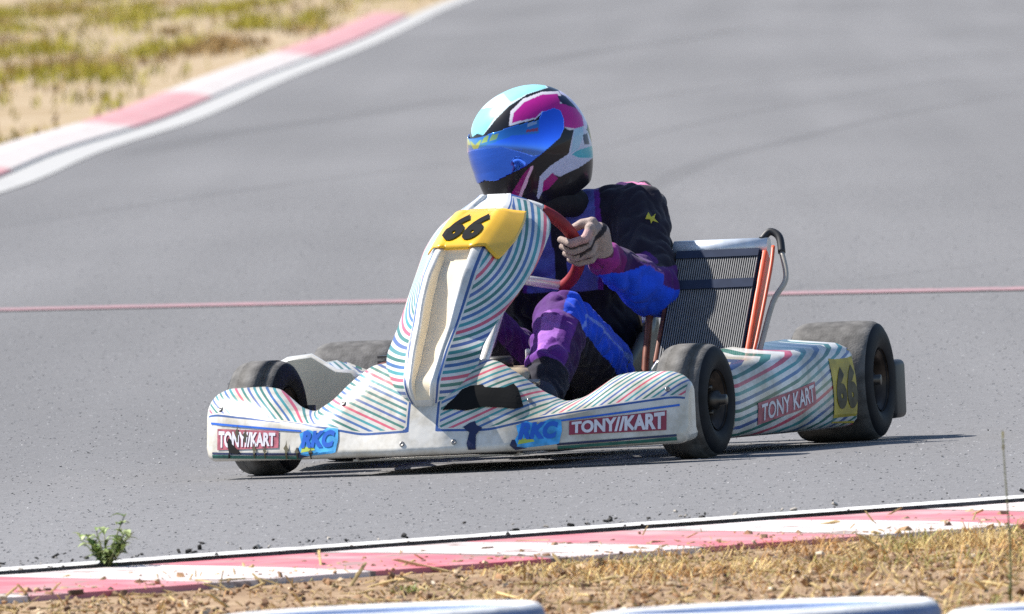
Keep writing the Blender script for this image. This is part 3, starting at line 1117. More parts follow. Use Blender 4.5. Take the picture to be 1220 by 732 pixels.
# small yellow badge on the upper arm
bd = seg_d(V, np.array([-.70, .20, .520]), np.array([-.68, .235, .500]))[0]
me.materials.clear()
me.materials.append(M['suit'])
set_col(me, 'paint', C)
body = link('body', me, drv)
# badge on the sleeve: small yellow flash
bvh = bvh_of(me)
dr = Vector((.9, .35, .2)).normalized()
badge = [(0, .4), (.3, 1), (.45, .55), (.9, .9), (.7, .45), (1, .1), (.55, .25), (.4, 0), (.35, .35)]
Vb, Fb = poly_mesh(badge, .15)
e1 = Vector((0, 0, 1)) - dr * dr.z
e1.normalize()
e2 = dr.cross(e1)
pts = []
for u, v in Vb:
    o_ = Vector((-.775, .200, .520)) + e2 * (-(u - .5) * .030) + e1 * ((v - .5) * .030) + dr * .4
    hit = bvh.ray_cast(o_, -dr)
    pts.append(hit[0] + hit[1] * .0015 if hit[0] else o_ - dr * .33)
bdg = MB().add(pts, Fb, 0, False).build('sleeve_badge', mat('yellow_thread', (.55, .48, .05), .8), drv)

# boots
for s, sg in (('l', 1), ('r', -1)):
    b = MB()
    a_, t_ = J['an' + s], J['to' + s]
    b.capsule(a_ + np.array([-.02, 0, .03]), .046, a_ + np.array([0, 0, -.03]), .040)
    b.capsule(a_ + np.array([-.01, 0, -.035]), .038, t_ - np.array([.03, 0, .01]), .032)
    b.capsule(t_ - np.array([.05, 0, .015]), .034, t_, .026)
    mm = remesh(b.build('raw', M['boot']), .006, 4)
    mm.materials.clear()
    mm.materials.append(M['boot'])
    link('boot', mm, drv)

# gloves ------------------------------------------------------------------------
def make_glove(ang, sg, wrist):
    """fingers wrap the rim at angle ang; local frame T along the rim, RR outward, NN towards the driver"""
    G0 = SWC + rim_pt(ang)
    RR = SU * math.cos(ang) + SV * math.sin(ang)
    T = np.cross(SN, RR)
    T = T * np.sign(T[2]) if abs(T[2]) > .1 else T
    NN = SN
    f = lambda t, r, n_: G0 + T * t + RR * r + NN * n_
    b = MB()
    kn = []
    for i, (tt, ln) in enumerate(((.033, 1.0), (.011, 1.08), (-.011, 1.02), (-.032, .88))):
        k0 = f(tt, .040, .012)
        k1 = f(tt * 1.02, .034 * ln, -.022)
        k2 = f(tt, .000, -.033 * ln)
        k3 = f(tt * .97, -.026 * ln, -.016)
        r_ = .0094 * (1 if i < 3 else .9)
        b.capsule(k0, r_ * 1.15, k1, r_ * 1.05)
        b.capsule(k1, r_ * 1.05, k2, r_)
        b.capsule(k2, r_, k3, r_ * .9)
        kn.append(k0)
    pc = f(0, .048, .030)
    w = wrist
    for k0 in kn:
        b.capsule(k0, .0135, k0 * .45 + w * .55, .017)
    b.capsule(pc, .026, w, .031)
    th0 = f(.028, .038, .036)
    b.capsule(pc * .6 + w * .4, .018, th0, .0145)
    b.capsule(th0, .0135, f(.030, .016, .034), .0118)
    b.capsule(f(.030, .016, .034), .0118, f(.022, -.006, .031), .0098)
    mm = remesh(b.build('raw', M['glove']), .0026, 2, .4)
    nn = len(mm.vertices)
    Vg = np.empty(nn * 3)
    mm.vertices.foreach_get('co', Vg)
    Vg = Vg.reshape(-1, 3)
    q = Vg - G0
    tq, rq, nq = q @ T, q @ RR, q @ NN
    Cg = np.tile(np.array((.37, .285, .25)), (nn, 1))
    Cg[(np.abs(tq - (.0 + .35 * (rq - .02))) < .006) & (rq > .012)] = (.02, .015, .02)
    Cg[(tq > .02) & (rq > .0) & (nq < .0)] = (.48, .30, .28)
    for md_ in (.0215, 0.0, -.0215):
        Cg[(np.abs(tq - md_) < .0024) & (rq < .040) & (nq < .016)] = (.05, .035, .03)
    Cg[np.linalg.norm(Vg - w, axis=1) < .034] = (.10, .015, .06)
    mm.materials.clear()
    mm.materials.append(M['glove'])
    set_col(mm, 'paint', Cg)
    return link('glove', mm, drv)


make_glove(R(86), 1, J['wrl'])
make_glove(R(-94), -1, J['wrr'])

# helmet -------------------------------------------------------------------------
HC = np.array([-.71, -.052, .706])
hyaw, hpitch = R(-42), R(20)
Hm = np.array((Matrix.Rotation(hyaw, 3, 'Z') @ Matrix.Rotation(hpitch, 3, 'Y') @ Matrix.Rotation(R(4), 3, 'X')))


def helmet_pts(az, el, off=0.0):
    d = np.stack([np.cos(el) * np.cos(az), np.cos(el) * np.sin(az), np.sin(el)], -1)
    dx, dy, dz = d[..., 0], d[..., 1], d[..., 2]
    low = np.clip(-dz, 0, 1)
    ax = np.where(dx > 0, .140 + .012 * np.clip(low * 2, 0, 1), .143 - .02 * low)
    ay = .121 - .012 * low
    az_ = np.where(dz > 0, .146, .175)
    e = 2.25
    r = ((np.abs(dx) / ax) ** e + (np.abs(dy) / ay) ** e + (np.abs(dz) / az_) ** e) ** (-1 / e)
    p = d * (r + off)[..., None]
    # brow: slight step under the visor port, pinched chin bar
    z = p[..., 2]
    floor = -.128 + .02 * np.clip(-p[..., 0] / .15, -1, 1)
    p[..., 2] = np.where(z < floor, floor + (z - floor) * .12, z)
    return p


NA, NE = 420, 220
azs = np.linspace(-math.pi, math.pi, NA, endpoint=False)
els = np.linspace(-1.35, math.pi / 2 - .003, NE)
EL, AZ = np.meshgrid(els, azs, indexing='ij')
LP = helmet_pts(AZ, EL)
WP = LP @ Hm.T + HC
MP = LP.copy()
MP[..., 1] = np.abs(MP[..., 1])
spx = side_view(MP @ Hm.T + HC).reshape(-1, 2)
HZ = np.stack([(spx[:, 0] - 530) * 4.0667, (spx[:, 1] - 80) * 4.0667], -1)      # livery drawing sheet
livery = [
    ([(120, 300), (135, 240), (160, 215), (235, 130), (320, 82), (400, 60), (470, 70), (500, 100), (400, 132), (310, 190), (250, 250), (185, 332), (140, 315)], (.60, .74, .76)),
    ([(120, 300), (132, 240), (160, 205), (262, 190), (250, 232), (215, 285), (185, 332), (140, 315)], (.25, .66, .72)),
    ([(270, 110), (330, 70), (420, 55), (480, 75), (492, 102), (400, 130), (320, 170), (300, 150)], (.30, .68, .74)),
    ([(150, 222), (176, 176), (206, 160), (178, 210)], (.012, .012, .016)),
    ([(222, 140), (285, 84), (312, 82), (250, 140)], (.012, .012, .016)),
    ([(310, 285), (318, 215), (378, 155), (470, 120), (550, 117), (572, 150), (560, 215), (470, 225), (440, 252), (325, 283)], (.70, .66, .72)),
    ([(326, 270), (334, 222), (386, 170), (470, 134), (546, 130), (560, 160), (550, 215), (470, 215), (440, 245)], (.46, .015, .26)),
    ([(540, 215), (552, 175), (600, 185), (645, 205), (668, 240), (674, 284), (640, 300), (575, 292), (560, 250)], (.46, .015, .26)),
    ([(545, 140), (580, 140), (625, 180), (632, 198), (600, 188), (560, 170)], (.01, .015, .05)),
    ([(550, 110), (620, 150), (668, 200), (686, 240), (690, 300), (674, 286), (664, 236), (630, 190), (585, 142), (560, 130)], (.62, .56, .74)),  # rim light along the right edge, painted in as a lavender strip
    ([(575, 290), (640, 300), (676, 284), (690, 300), (600, 306)], (.70, .68, .74)),
    ([(625, 300), (668, 288), (692, 310), (716, 380), (720, 440), (660, 482), (560, 532), (520, 520), (475, 600), (455, 640), (445, 630), (460, 530), (510, 480), (600, 420)], (.50, .55, .72)),
    ([(615, 425), (640, 405), (720, 380), (722, 440), (650, 440)], (.05, .42, .52)),
    ([(628, 300), (668, 290), (672, 330), (650, 395), (610, 420)], (.35, .55, .70)),
    ([(668, 330), (690, 320), (700, 375), (675, 375)], (.01, .03, .10)),
    ([(472, 605), (478, 555), (522, 512), (548, 540), (502, 592)], (.34, .01, .18)),
    ([(315, 625), (385, 512), (428, 474), (356, 650), (320, 660)], (.28, .01, .15)),
    ([(416, 482), (432, 478), (366, 645), (346, 650)], (.74, .46, .62)),
    ([(118, 430), (136, 430), (185, 570), (215, 590), (180, 600), (140, 520)], (.10, .14, .24)),
]
HCOL = np.tile(np.array((.012, .012, .016)), (len(HZ), 1))
for poly, c in livery:
    HCOL[inpoly(HZ, poly)] = c
mb = MB().grid(WP, 0, cv=True)
mb.f.append(tuple(range(NA)))
mb.mi.append(0)
mb.sm.append(False)
mb.f.append(tuple((NE - 1) * NA + k for k in range(NA))[::-1])
mb.mi.append(0)
mb.sm.append(True)
helmet = recalc(mb.build('helmet', M['helmet'], drv, cattr={'paint': HCOL}))
helmet['label'] = 'full-face helmet in cyan, white, magenta and black'
vis_poly = [(60, 352), (150, 342), (180, 335), (330, 285), (455, 255), (470, 218), (530, 196), (562, 210), (578, 250), (580, 300), (560, 345), (500, 400), (400, 480), (300, 530), (245, 556), (180, 553), (60, 540)]
LPo = helmet_pts(AZ, EL, .005)
WPo = (LPo @ Hm.T + HC).reshape(-1, 3)
MPo = LPo.copy()
MPo[..., 1] = np.abs(MPo[..., 1])
sp2 = side_view(MPo @ Hm.T + HC).reshape(-1, 2)
VZ = np.stack([(sp2[:, 0] - 530) * 4.0667, (sp2[:, 1] - 80) * 4.0667], -1)
inv = (inpoly(VZ, vis_poly) & (LPo.reshape(-1, 3)[:, 0] > -.05)).reshape(NE, NA)
strip_poly = [(60, 420), (60, 352), (150, 342), (185, 335), (330, 288), (456, 256), (456, 322), (330, 332), (220, 372), (150, 398)]
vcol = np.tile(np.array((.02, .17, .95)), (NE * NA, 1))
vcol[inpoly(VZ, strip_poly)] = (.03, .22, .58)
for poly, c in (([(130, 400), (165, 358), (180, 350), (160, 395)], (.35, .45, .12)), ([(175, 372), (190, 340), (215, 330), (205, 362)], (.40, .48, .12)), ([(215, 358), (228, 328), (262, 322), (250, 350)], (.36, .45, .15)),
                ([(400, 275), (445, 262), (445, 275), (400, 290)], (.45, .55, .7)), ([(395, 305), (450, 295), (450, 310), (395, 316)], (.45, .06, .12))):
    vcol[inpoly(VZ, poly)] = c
ids = -np.ones(NE * NA, int)
vf, used = [], []
for i in range(NE - 1):
    for j in range(NA):
        j2 = (j + 1) % NA
        if inv[i, j] and inv[i + 1, j] and inv[i, j2] and inv[i + 1, j2]:
            q = (i * NA + j, i * NA + j2, (i + 1) * NA + j2, (i + 1) * NA + j)
            for a in q:
                if ids[a] < 0:
                    ids[a] = len(used)
                    used.append(a)
            vf.append(tuple(ids[a] for a in q))
visor = MB().add(WPo[used], vf, 0, True).build('visor', M['visor'], helmet, cattr={'paint': vcol[used]})
md = visor.modifiers.new('thickness', 'SOLIDIFY')
md.thickness = .003
md.offset = -1
# padded collar under the helmet
mb = MB()
cpts = []
for k in range(33):
    t = 2 * math.pi * k / 32
    cpts.append(np.array([-.745 + .092 * math.cos(t), -.057 + .092 * math.sin(t), .578 + .012 * math.cos(t)]))
mb.tube(cpts, .034, seg=14, cap=False)
recalc(mb.build('neck_collar', M['collar'], drv))

# ------------------------------------------------------------------ ground and track
def ground_mat(name, c0, c1, c2, scale, rough=0.9):
    m, nt, N, L, b = new_mat(name)
    b.inputs['Roughness'].default_value = rough
    b.inputs['Specular IOR Level'].default_value = 0.2
    tc = N.new('ShaderNodeTexCoord')
    n1 = N.new('ShaderNodeTexNoise')
    n1.inputs['Scale'].default_value = scale
    n1.inputs['Detail'].default_value = 8
    n1.inputs['Roughness'].default_value = .65
    L.new(tc.outputs['Object'], n1.inputs['Vector'])
    rp = N.new('ShaderNodeValToRGB')
    rp.color_ramp.elements[0].position = .35
    rp.color_ramp.elements[0].color = c0 + (1,)
    rp.color_ramp.elements[1].position = .68
    rp.color_ramp.elements[1].color = c2 + (1,)
    e = rp.color_ramp.elements.new(.5)
    e.color = c1 + (1,)
    L.new(n1.outputs['Fac'], rp.inputs['Fac'])
    L.new(rp.outputs['Color'], b.inputs['Base Color'])
    return m


def asphalt_mat():
    m, nt, N, L, b = new_mat('asphalt')
    b.inputs['Roughness'].default_value = .85
    b.inputs['Specular IOR Level'].default_value = .25
    tc = N.new('ShaderNodeTexCoord')

    def noise_(scale, sx, sy, det=4, rough=.6):
        mp = N.new('ShaderNodeMapping')
        mp.inputs['Scale'].default_value = (sx, sy, 1)
        L.new(tc.outputs['Object'], mp.inputs['Vector'])
        n_ = N.new('ShaderNodeTexNoise')
        n_.inputs['Scale'].default_value = scale
        n_.inputs['Detail'].default_value = det
        n_.inputs['Roughness'].default_value = rough
        L.new(mp.outputs['Vector'], n_.inputs['Vector'])
        return n_.outputs['Fac']

    def rng(v, a, b_, lo, hi):
        n_ = N.new('ShaderNodeMapRange')
        n_.inputs['From Min'].default_value = a
        n_.inputs['From Max'].default_value = b_
        n_.inputs['To Min'].default_value = lo
        n_.inputs['To Max'].default_value = hi
        L.new(v, n_.inputs['Value'])
        return n_.outputs['Result']

    def mul(a, b_):
        n_ = N.new('ShaderNodeMath')
        n_.operation = 'MULTIPLY'
        L.new(a, n_.inputs[0])
        L.new(b_, n_.inputs[1])
        return n_.outputs[0]
    f = rng(noise_(55, 1, 1, 5, .8), .3, .7, .62, 1.38)
    g = rng(noise_(9, 1, 1, 5, .7), .3, .7, .93, 1.07)
    # rubbered-in lines running round the bend
    h_ = rng(noise_(.9, .55, .06, 3, .5), .40, .60, 1.03, .93)
    k = rng(noise_(.35, .35, .09, 3, .55), .35, .65, .96, 1.03)
    sx = N.new('ShaderNodeSeparateXYZ')
    L.new(tc.outputs['Object'], sx.inputs['Vector'])
    y2 = mul(sx.outputs['Y'], sx.outputs['Y'])
    m1 = N.new('ShaderNodeMath')
    m1.operation = 'MULTIPLY_ADD'
    m1.inputs[1].default_value = -5.2e-5
    L.new(y2, m1.inputs[0])
    L.new(sx.outputs['X'], m1.inputs[2])
    cb = N.new('ShaderNodeCombineXYZ')
    L.new(m1.outputs[0], cb.inputs['X'])
    m2_ = N.new('ShaderNodeMath')
    m2_.operation = 'MULTIPLY'
    m2_.inputs[1].default_value = .012
    L.new(sx.outputs['Y'], m2_.inputs[0])
    L.new(m2_.outputs[0], cb.inputs['Y'])
    n4 = N.new('ShaderNodeTexNoise')
    n4.inputs['Scale'].default_value = 1.7
    n4.inputs['Detail'].default_value = 4
    L.new(cb.outputs['Vector'], n4.inputs['Vector'])
    lines_ = rng(n4.outputs['Fac'], .36, .62, 1.03, .93)
    dusty = rng(sx.outputs['Y'], -6.5, 3.0, 1.20, 1.0)
    v = mul(mul(mul(f, g), mul(h_, k)), mul(lines_, dusty))
    mx = N.new('ShaderNodeMix')
    mx.data_type = 'RGBA'
    mx.blend_type = 'MULTIPLY'
    mx.inputs['Factor'].default_value = 1
    mx.inputs[6].default_value = (.168, .164, .165, 1)
    L.new(v, mx.inputs[7])
    L.new(mx.outputs[2], b.inputs['Base Color'])
    n3 = noise_(260, 1, 1, 2, .6)
    bp = N.new('ShaderNodeBump')
    bp.inputs['Strength'].default_value = .5
    bp.inputs['Distance'].default_value = .004
    L.new(n3, bp.inputs['Height'])
    L.new(bp.outputs['Normal'], b.inputs['Normal'])
    return m


def flat(name, pts, z, material, parent=None):
    bm = bmesh.new()
    vs = [bm.verts.new((p[0], p[1], z)) for p in pts]
    f = bm.faces.new(vs)
    if f.normal.z < 0 or True:
        bmesh.ops.recalc_face_normals(bm, faces=bm.faces)
    bmesh.ops.triangulate(bm, faces=bm.faces)
    for f in bm.faces:
        if f.normal.z < 0:
            f.normal_flip()
    me_ = bpy.data.meshes.new(name)
    bm.to_mesh(me_)
    bm.free()
    me_.materials.append(material)
    return tag(link(name, me_), kind='structure')


M['earth'] = ground_mat('dry_earth', (.18, .11, .06), (.29, .19, .11), (.43, .31, .19), 6)
M['verge'] = ground_mat('dry_verge', (.26, .18, .09), (.37, .28, .17), (.43, .34, .24), .8)
M['asphalt'] = asphalt_mat()
M['asphalt_edge'] = mat('broken_asphalt_edge', (.07, .065, .06), .9, var=.5, scale=40)
flat('ground', [(-1500, -400), (1500, -400), (1500, 3000), (-1500, 3000)], -.09, M['verge'])

D2 = np.array([.7347, .6784])          # direction of the near kerb
N2 = np.array([.6784, -.7347])         # towards the camera
K0 = np.array([-.97, -6.59])


def near(s, w):
    p = K0 + D2 * s + N2 * w
    # the kerb bends very slightly away
    return p


far_edge = [(-45, -36), (-16, -14), (-8, 4), (-4.4, 22), (-2.75, 38), (-2.12, 54.6), (-1.89, 69.9), (-1.54, 85), (-1.2, 110.5), (-.68, 143.4), (.06, 200.9), (1.3, 262), (4, 340), (12, 460)]


def spline(pts, sub=12):
    pts = [np.array(p, float) for p in pts]
    out = []
    n_ = len(pts)
    for i in range(n_ - 1):
        p0, p1, p2, p3 = pts[max(i - 1, 0)], pts[i], pts[i + 1], pts[min(i + 2, n_ - 1)]
        for k in range(sub):
            t = k / sub
            out.append(.5 * (2 * p1 + (p2 - p0) * t + (2 * p0 - 5 * p1 + 4 * p2 - p3) * t * t + (3 * p1 - p0 - 3 * p2 + p3) * t ** 3))
    out.append(pts[-1])
    return np.array(out)


fe = spline(far_edge)
poly = [tuple(near(-50, 0.12)), tuple(near(60, 0.12)), (70, 60), (75, 460)] + [tuple(p) for p in fe[::-1]]
flat('race_track', poly, 0.0, M['asphalt'])


def strip_along(name, line, w0, w1, z, material, prof=None, fattr=None):
    """ribbon to the left of a polyline (w measured left, away from the track)"""
    line = np.asarray(line)
    d = np.gradient(line, axis=0)
    d /= np.linalg.norm(d, axis=1)[:, None]
    nrm = np.stack([-d[:, 1], d[:, 0]], -1)
    ws = np.linspace(w0, w1, 6) if prof is None else [p[0] for p in prof]
    zs_ = [z] * len(ws) if prof is None else [p[1] for p in prof]
    P_ = np.array([[(*(p + nn * w), zz) for w, zz in zip(ws, zs_)] for p, nn in zip(line, nrm)])
    s_ = np.concatenate([[0], np.cumsum(np.linalg.norm(np.diff(line, axis=0), axis=1))])
    fa = {'along': np.repeat(s_, len(ws))}
    if fattr is not None:
        fa['flag'] = np.repeat(fattr, len(ws))
    o = MB().grid(P_, 0, smooth=False).build(name, material, None, fattr=fa)
    return tag(recalc(o), kind='structure')


def paint_mat(name, base, wear=.3, under=(.13, .128, .13), scale=14.0):
    m, nt, N, L, b = new_mat(name)
    b.inputs['Roughness'].default_value = .7
    tc = N.new('ShaderNodeTexCoord')
    n1 = N.new('ShaderNodeTexNoise')
    n1.inputs['Scale'].default_value = scale
    n1.inputs['Detail'].default_value = 9
    n1.inputs['Roughness'].default_value = .75
    L.new(tc.outputs['Object'], n1.inputs['Vector'])
    mr = N.new('ShaderNodeMapRange')
    mr.inputs['From Min'].default_value = .60 - wear * .12
    mr.inputs['From Max'].default_value = .70 - wear * .12
    L.new(n1.outputs['Fac'], mr.inputs['Value'])
    mx = N.new('ShaderNodeMix')
    mx.data_type = 'RGBA'
    mx.inputs[6].default_value = base + (1,)
    mx.inputs[7].default_value = under + (1,)
    L.new(mr.outputs['Result'], mx.inputs['Factor'])
    L.new(mx.outputs[2], b.inputs['Base Color'])
    return m, mx, N, L


def kerb_mat(name, period, offset, wear, attr='along', flag=False, red=(.55, .13, .16), white=(.68, .61, .58)):
    m, mx, N, L = paint_mat(name, (1, 1, 1), wear, (.27, .20, .17), 6.5)
    at = N.new('ShaderNodeAttribute')
    at.attribute_name = 'flag' if flag else attr
    if flag:
        v = at.outputs['Fac']
    else:
        a1 = N.new('ShaderNodeMath')
        a1.operation = 'ADD'
        a1.inputs[1].default_value = offset
        L.new(at.outputs['Fac'], a1.inputs[0])
        a2 = N.new('ShaderNodeMath')
        a2.operation = 'DIVIDE'
        a2.inputs[1].default_value = period
        L.new(a1.outputs[0], a2.inputs[0])
        a3 = N.new('ShaderNodeMath')
        a3.operation = 'FRACT'
        L.new(a2.outputs[0], a3.inputs[0])
        v = a3.outputs[0]
    gt = N.new('ShaderNodeMath')
    gt.operation = 'GREATER_THAN'
    gt.inputs[1].default_value = .52
    L.new(v, gt.inputs[0])
    sm_ = None
    if not flag:
        for c_ in (.005, .52, .995):
            sb = N.new('ShaderNodeMath')
            sb.operation = 'SUBTRACT'
            sb.inputs[1].default_value = c_
            L.new(v, sb.inputs[0])
            ab = N.new('ShaderNodeMath')
            ab.operation = 'ABSOLUTE'
            L.new(sb.outputs[0], ab.inputs[0])
            lt = N.new('ShaderNodeMath')
            lt.operation = 'LESS_THAN'
            lt.inputs[1].default_value = .009
            L.new(ab.outputs[0], lt.inputs[0])
            if sm_ is None:
                sm_ = lt.outputs[0]
            else:
                mxm = N.new('ShaderNodeMath')
                mxm.operation = 'MAXIMUM'
                L.new(sm_, mxm.inputs[0])
                L.new(lt.outputs[0], mxm.inputs[1])
                sm_ = mxm.outputs[0]
    m2 = N.new('ShaderNodeMix')
    m2.data_type = 'RGBA'
    m2.inputs[6].default_value = red + (1,)
    m2.inputs[7].default_value = white + (1,)
    L.new(gt.outputs[0], m2.inputs['Factor'])
    # uneven fading of both colours
    tcf = N.new('ShaderNodeTexCoord')
    nf = N.new('ShaderNodeTexNoise')
    nf.inputs['Scale'].default_value = 5
    nf.inputs['Detail'].default_value = 6
    L.new(tcf.outputs['Object'], nf.inputs['Vector'])
    mf = N.new('ShaderNodeMapRange')
    mf.inputs['From Min'].default_value = .42
    mf.inputs['From Max'].default_value = .66
    mf.inputs['To Max'].default_value = .55
    L.new(nf.outputs['Fac'], mf.inputs['Value'])
    m3 = N.new('ShaderNodeMix')
    m3.data_type = 'RGBA'
    L.new(mf.outputs['Result'], m3.inputs['Factor'])
    L.new(m2.outputs[2], m3.inputs[6])
    m3.inputs[7].default_value = (.56, .43, .41, 1)
    m2 = m3
    if sm_ is not None:
        m4_ = N.new('ShaderNodeMix')
        m4_.data_type = 'RGBA'
        L.new(sm_, m4_.inputs['Factor'])
        L.new(m3.outputs[2], m4_.inputs[6])
        m4_.inputs[7].default_value = (.20, .15, .13, 1)
        m2 = m4_
    L.new(m2.outputs[2], mx.inputs[6])
    return m


# far kerb and edge line
fl = fe[36:]
strip_along('edge_line', fl, -.02, .20, .004, paint_mat('old_white_paint', (.40, .39, .37), .35, (.2, .19, .18), 3)[0])
kl = fe[(fe[:, 1] > -12) & (fe[:, 1] < 178)]
# resample
kk = spline(kl, 6)
yy = kk[:, 1]
flg = np.where(yy < 45, ((yy + 60) // 12) % 2, np.where(yy < 62, 0., np.where(yy < 80, 1., np.where(yy < 97, 0., np.where(yy < 128, 1., 0.)))))
M['far_kerb'] = kerb_mat('far_kerb_paint', 1, 0, .45, flag=True, red=(.50, .21, .22), white=(.52, .49, .46))
strip_along('kerb', kk, 0, 0, 0, M['far_kerb'], prof=[(.205, -.01), (.215, .02), (.40, .05), (.52, .055), (.56, .045), (.565, -.02)], fattr=flg)
# pink start line across the track
pk = spline([(-9, 30.5), (-4, 26.2), (-1.54, 23.5), (.09, 21.2), (1.67, 18.9), (6, 12.5), (14, 1)], 10)
strip_along('painted_line', pk, -.15, .15, .004, paint_mat('faded_red_paint', (.34, .19, .20), .8, (.165, .15, .152), 10)[0])

m, nt_, N_, L_, b_ = new_mat('rubber_mark')
b_.inputs['Base Color'].default_value = (.06, .058, .06, 1)
b_.inputs['Roughness'].default_value = .8
tr_ = N_.new('ShaderNodeBsdfTransparent')
ms_ = N_.new('ShaderNodeMixShader')
at_ = N_.new('ShaderNodeAttribute')
at_.attribute_name = 'fade'
tc_ = N_.new('ShaderNodeTexCoord')
nz_ = N_.new('ShaderNodeTexNoise')
nz_.inputs['Scale'].default_value = 2.5
nz_.inputs['Detail'].default_value = 6
L_.new(tc_.outputs['Object'], nz_.inputs['Vector'])
mm_ = N_.new('ShaderNodeMath')
mm_.operation = 'MULTIPLY'
L_.new(at_.outputs['Fac'], mm_.inputs[0])
L_.new(nz_.outputs['Fac'], mm_.inputs[1])
L_.new(mm_.outputs[0], ms_.inputs[0])
L_.new(tr_.outputs[0], ms_.inputs[1])
L_.new(b_.outputs[0], ms_.inputs[2])
L_.new(ms_.outputs[0], nt_.nodes['Material Output'].inputs['Surface'])
M['rubber_mark'] = m
marks = [([(.45, 38), (.77, 46.4), (1.11, 54.6), (1.53, 60.4), (2.27, 70.2), (3.4, 81)], .10, .5),
         ([(.1, 104), (.51, 113.7), (1.03, 122.3), (1.6, 128), (2.3, 139)], .22, .55),
         ([(-1.85, 64), (-1.5, 72), (-1.15, 77), (-.6, 82.5), (0, 91)], .22, .5),
         ([(.2, 72), (.68, 80), (1.4, 88), (2.29, 95), (3.9, 108)], .12, .4),
         ([(-2.0, 42), (-1.29, 48.7), (-.53, 54.5), (.4, 60)], .10, .35),
         ([(-.9, 10), (-.3, 14), (.5, 18.5), (1.5, 23), (3, 29)], .07, .22),
         ([(.6, 60), (1.2, 70), (2.1, 80), (3.4, 92)], .08, .4)]
for mk, hw_, st_ in marks:
    ln_ = spline(mk, 10)
    nr_ = len(ln_)
    prof_w = np.linspace(-hw_, hw_, 9)
    d_ = np.gradient(ln_, axis=0)
    d_ /= np.linalg.norm(d_, axis=1)[:, None]
    nn_ = np.stack([-d_[:, 1], d_[:, 0]], -1)
    Pm = np.array([[(*(p + q_ * w_), .0035) for w_ in prof_w] for p, q_ in zip(ln_, nn_)])
    tt_ = np.linspace(0, 1, nr_)
    fd = np.sin(np.pi * tt_)[:, None] ** .6 * (1 - (prof_w / hw_) ** 2)[None] * st_ * .42
    o_ = MB().grid(Pm, 0, smooth=False, flip=True).build('skid_mark', M['rubber_mark'], None, fattr={'fade': fd.ravel()})
    tag(recalc(o_), kind='structure')

# near kerb, edge line, gutter
nl = np.array([near(s, 0) for s in np.linspace(-40, 45, 500)])[::-1]   # left of the direction = towards camera
strip_along('edge_line', nl, 0.0, .17, .004, paint_mat('white_paint', (.70, .68, .65), .6, (.16, .14, .12), 7)[0])
nle = nl + np.array([[mnoise.noise(Vector((p[0] * 4, p[1] * 4, 8))) * .02, mnoise.noise(Vector((p[0] * 4, p[1] * 4, 15))) * .02] for p in nl])
strip_along('track_edge', nle, 0, 0, 0, M['asphalt_edge'], prof=[(.166, .0035), (.170, -.002), (.172, -.06)])
M['kerb'] = kerb_mat('kerb_paint', .86, .30, .62)
nlk = np.array([near(s, 0) for s in np.arange(-40, 45, .05)])[::-1]
wob = np.array([[mnoise.noise(Vector((p[0] * 5, p[1] * 5, 0))) * .022, mnoise.noise(Vector((p[0] * 5, p[1] * 5, 5))) * .022] for p in nlk])
kerbo = strip_along('kerb', nlk + wob, 0, 0, 0, M['kerb'], prof=[(.188, -.03), (.192, -.0035), (.45, -.008), (.66, -.014), (.84, -.020), (.87, -.023), (.876, -.06)])
flat('gutter', [tuple(near(-40, .165)), tuple(near(45, .165)), tuple(near(45, .191)), tuple(near(-40, .191))], -.0045, M['earth'])
# dirt bank between kerb and tyres, gently uneven
xs_ = np.linspace(-7, 7, 180)
P_ = []
for s in np.linspace(-12, 14, 220):
    row = []
    for w in np.concatenate([np.linspace(.85, 4, 60), np.linspace(4.1, 26, 60)]):
        p = near(s, w)
        z = -.004 + .014 * mnoise.noise(Vector((p[0] * 2.2, p[1] * 2.2, 0))) + .006 * mnoise.noise(Vector((p[0] * 9, p[1] * 9, 3)))
        z = z * min(1, (w - .8) / .4) - .034 - .002 * min(1, (w - .87) / .5)
        row.append((p[0], p[1], z))
    P_.append(row)
dirt = MB().grid(np.array(P_), 0).build('dirt', M['earth'])
tag(recalc(dirt), kind='structure')


def instances(name, base_v, base_f, pos, scl, rotm, cols, material, label):
    nb = len(base_v)
    n_ = len(pos)
    Vx = np.einsum('nij,nkj->nki', rotm, base_v[None] * scl[:, None, :]) + pos[:, None, :]
    F = (np.array(base_f)[None] + (np.arange(n_) * nb)[:, None, None]).reshape(-1, len(base_f[0]))
    me_ = bpy.data.meshes.new(name)
    me_.from_pydata(Vx.reshape(-1, 3), [], F.tolist())
    me_.materials.append(material)
    set_col(me_, 'paint', np.repeat(cols, nb, axis=0))
    o = link(name, me_)
    return tag(o, kind='stuff', label=label[0], cat=label[1])


def rand_rot(n_, tilt=.5):
    out = np.empty((n_, 3, 3))
    for i in range(n_):
        out[i] = np.array(Matrix.Rotation(random.uniform(0, 6.283), 3, 'Z') @ Matrix.Rotation(random.gauss(0, tilt), 3, 'X') @ Matrix.Rotation(random.gauss(0, tilt), 3, 'Y'))
    return out


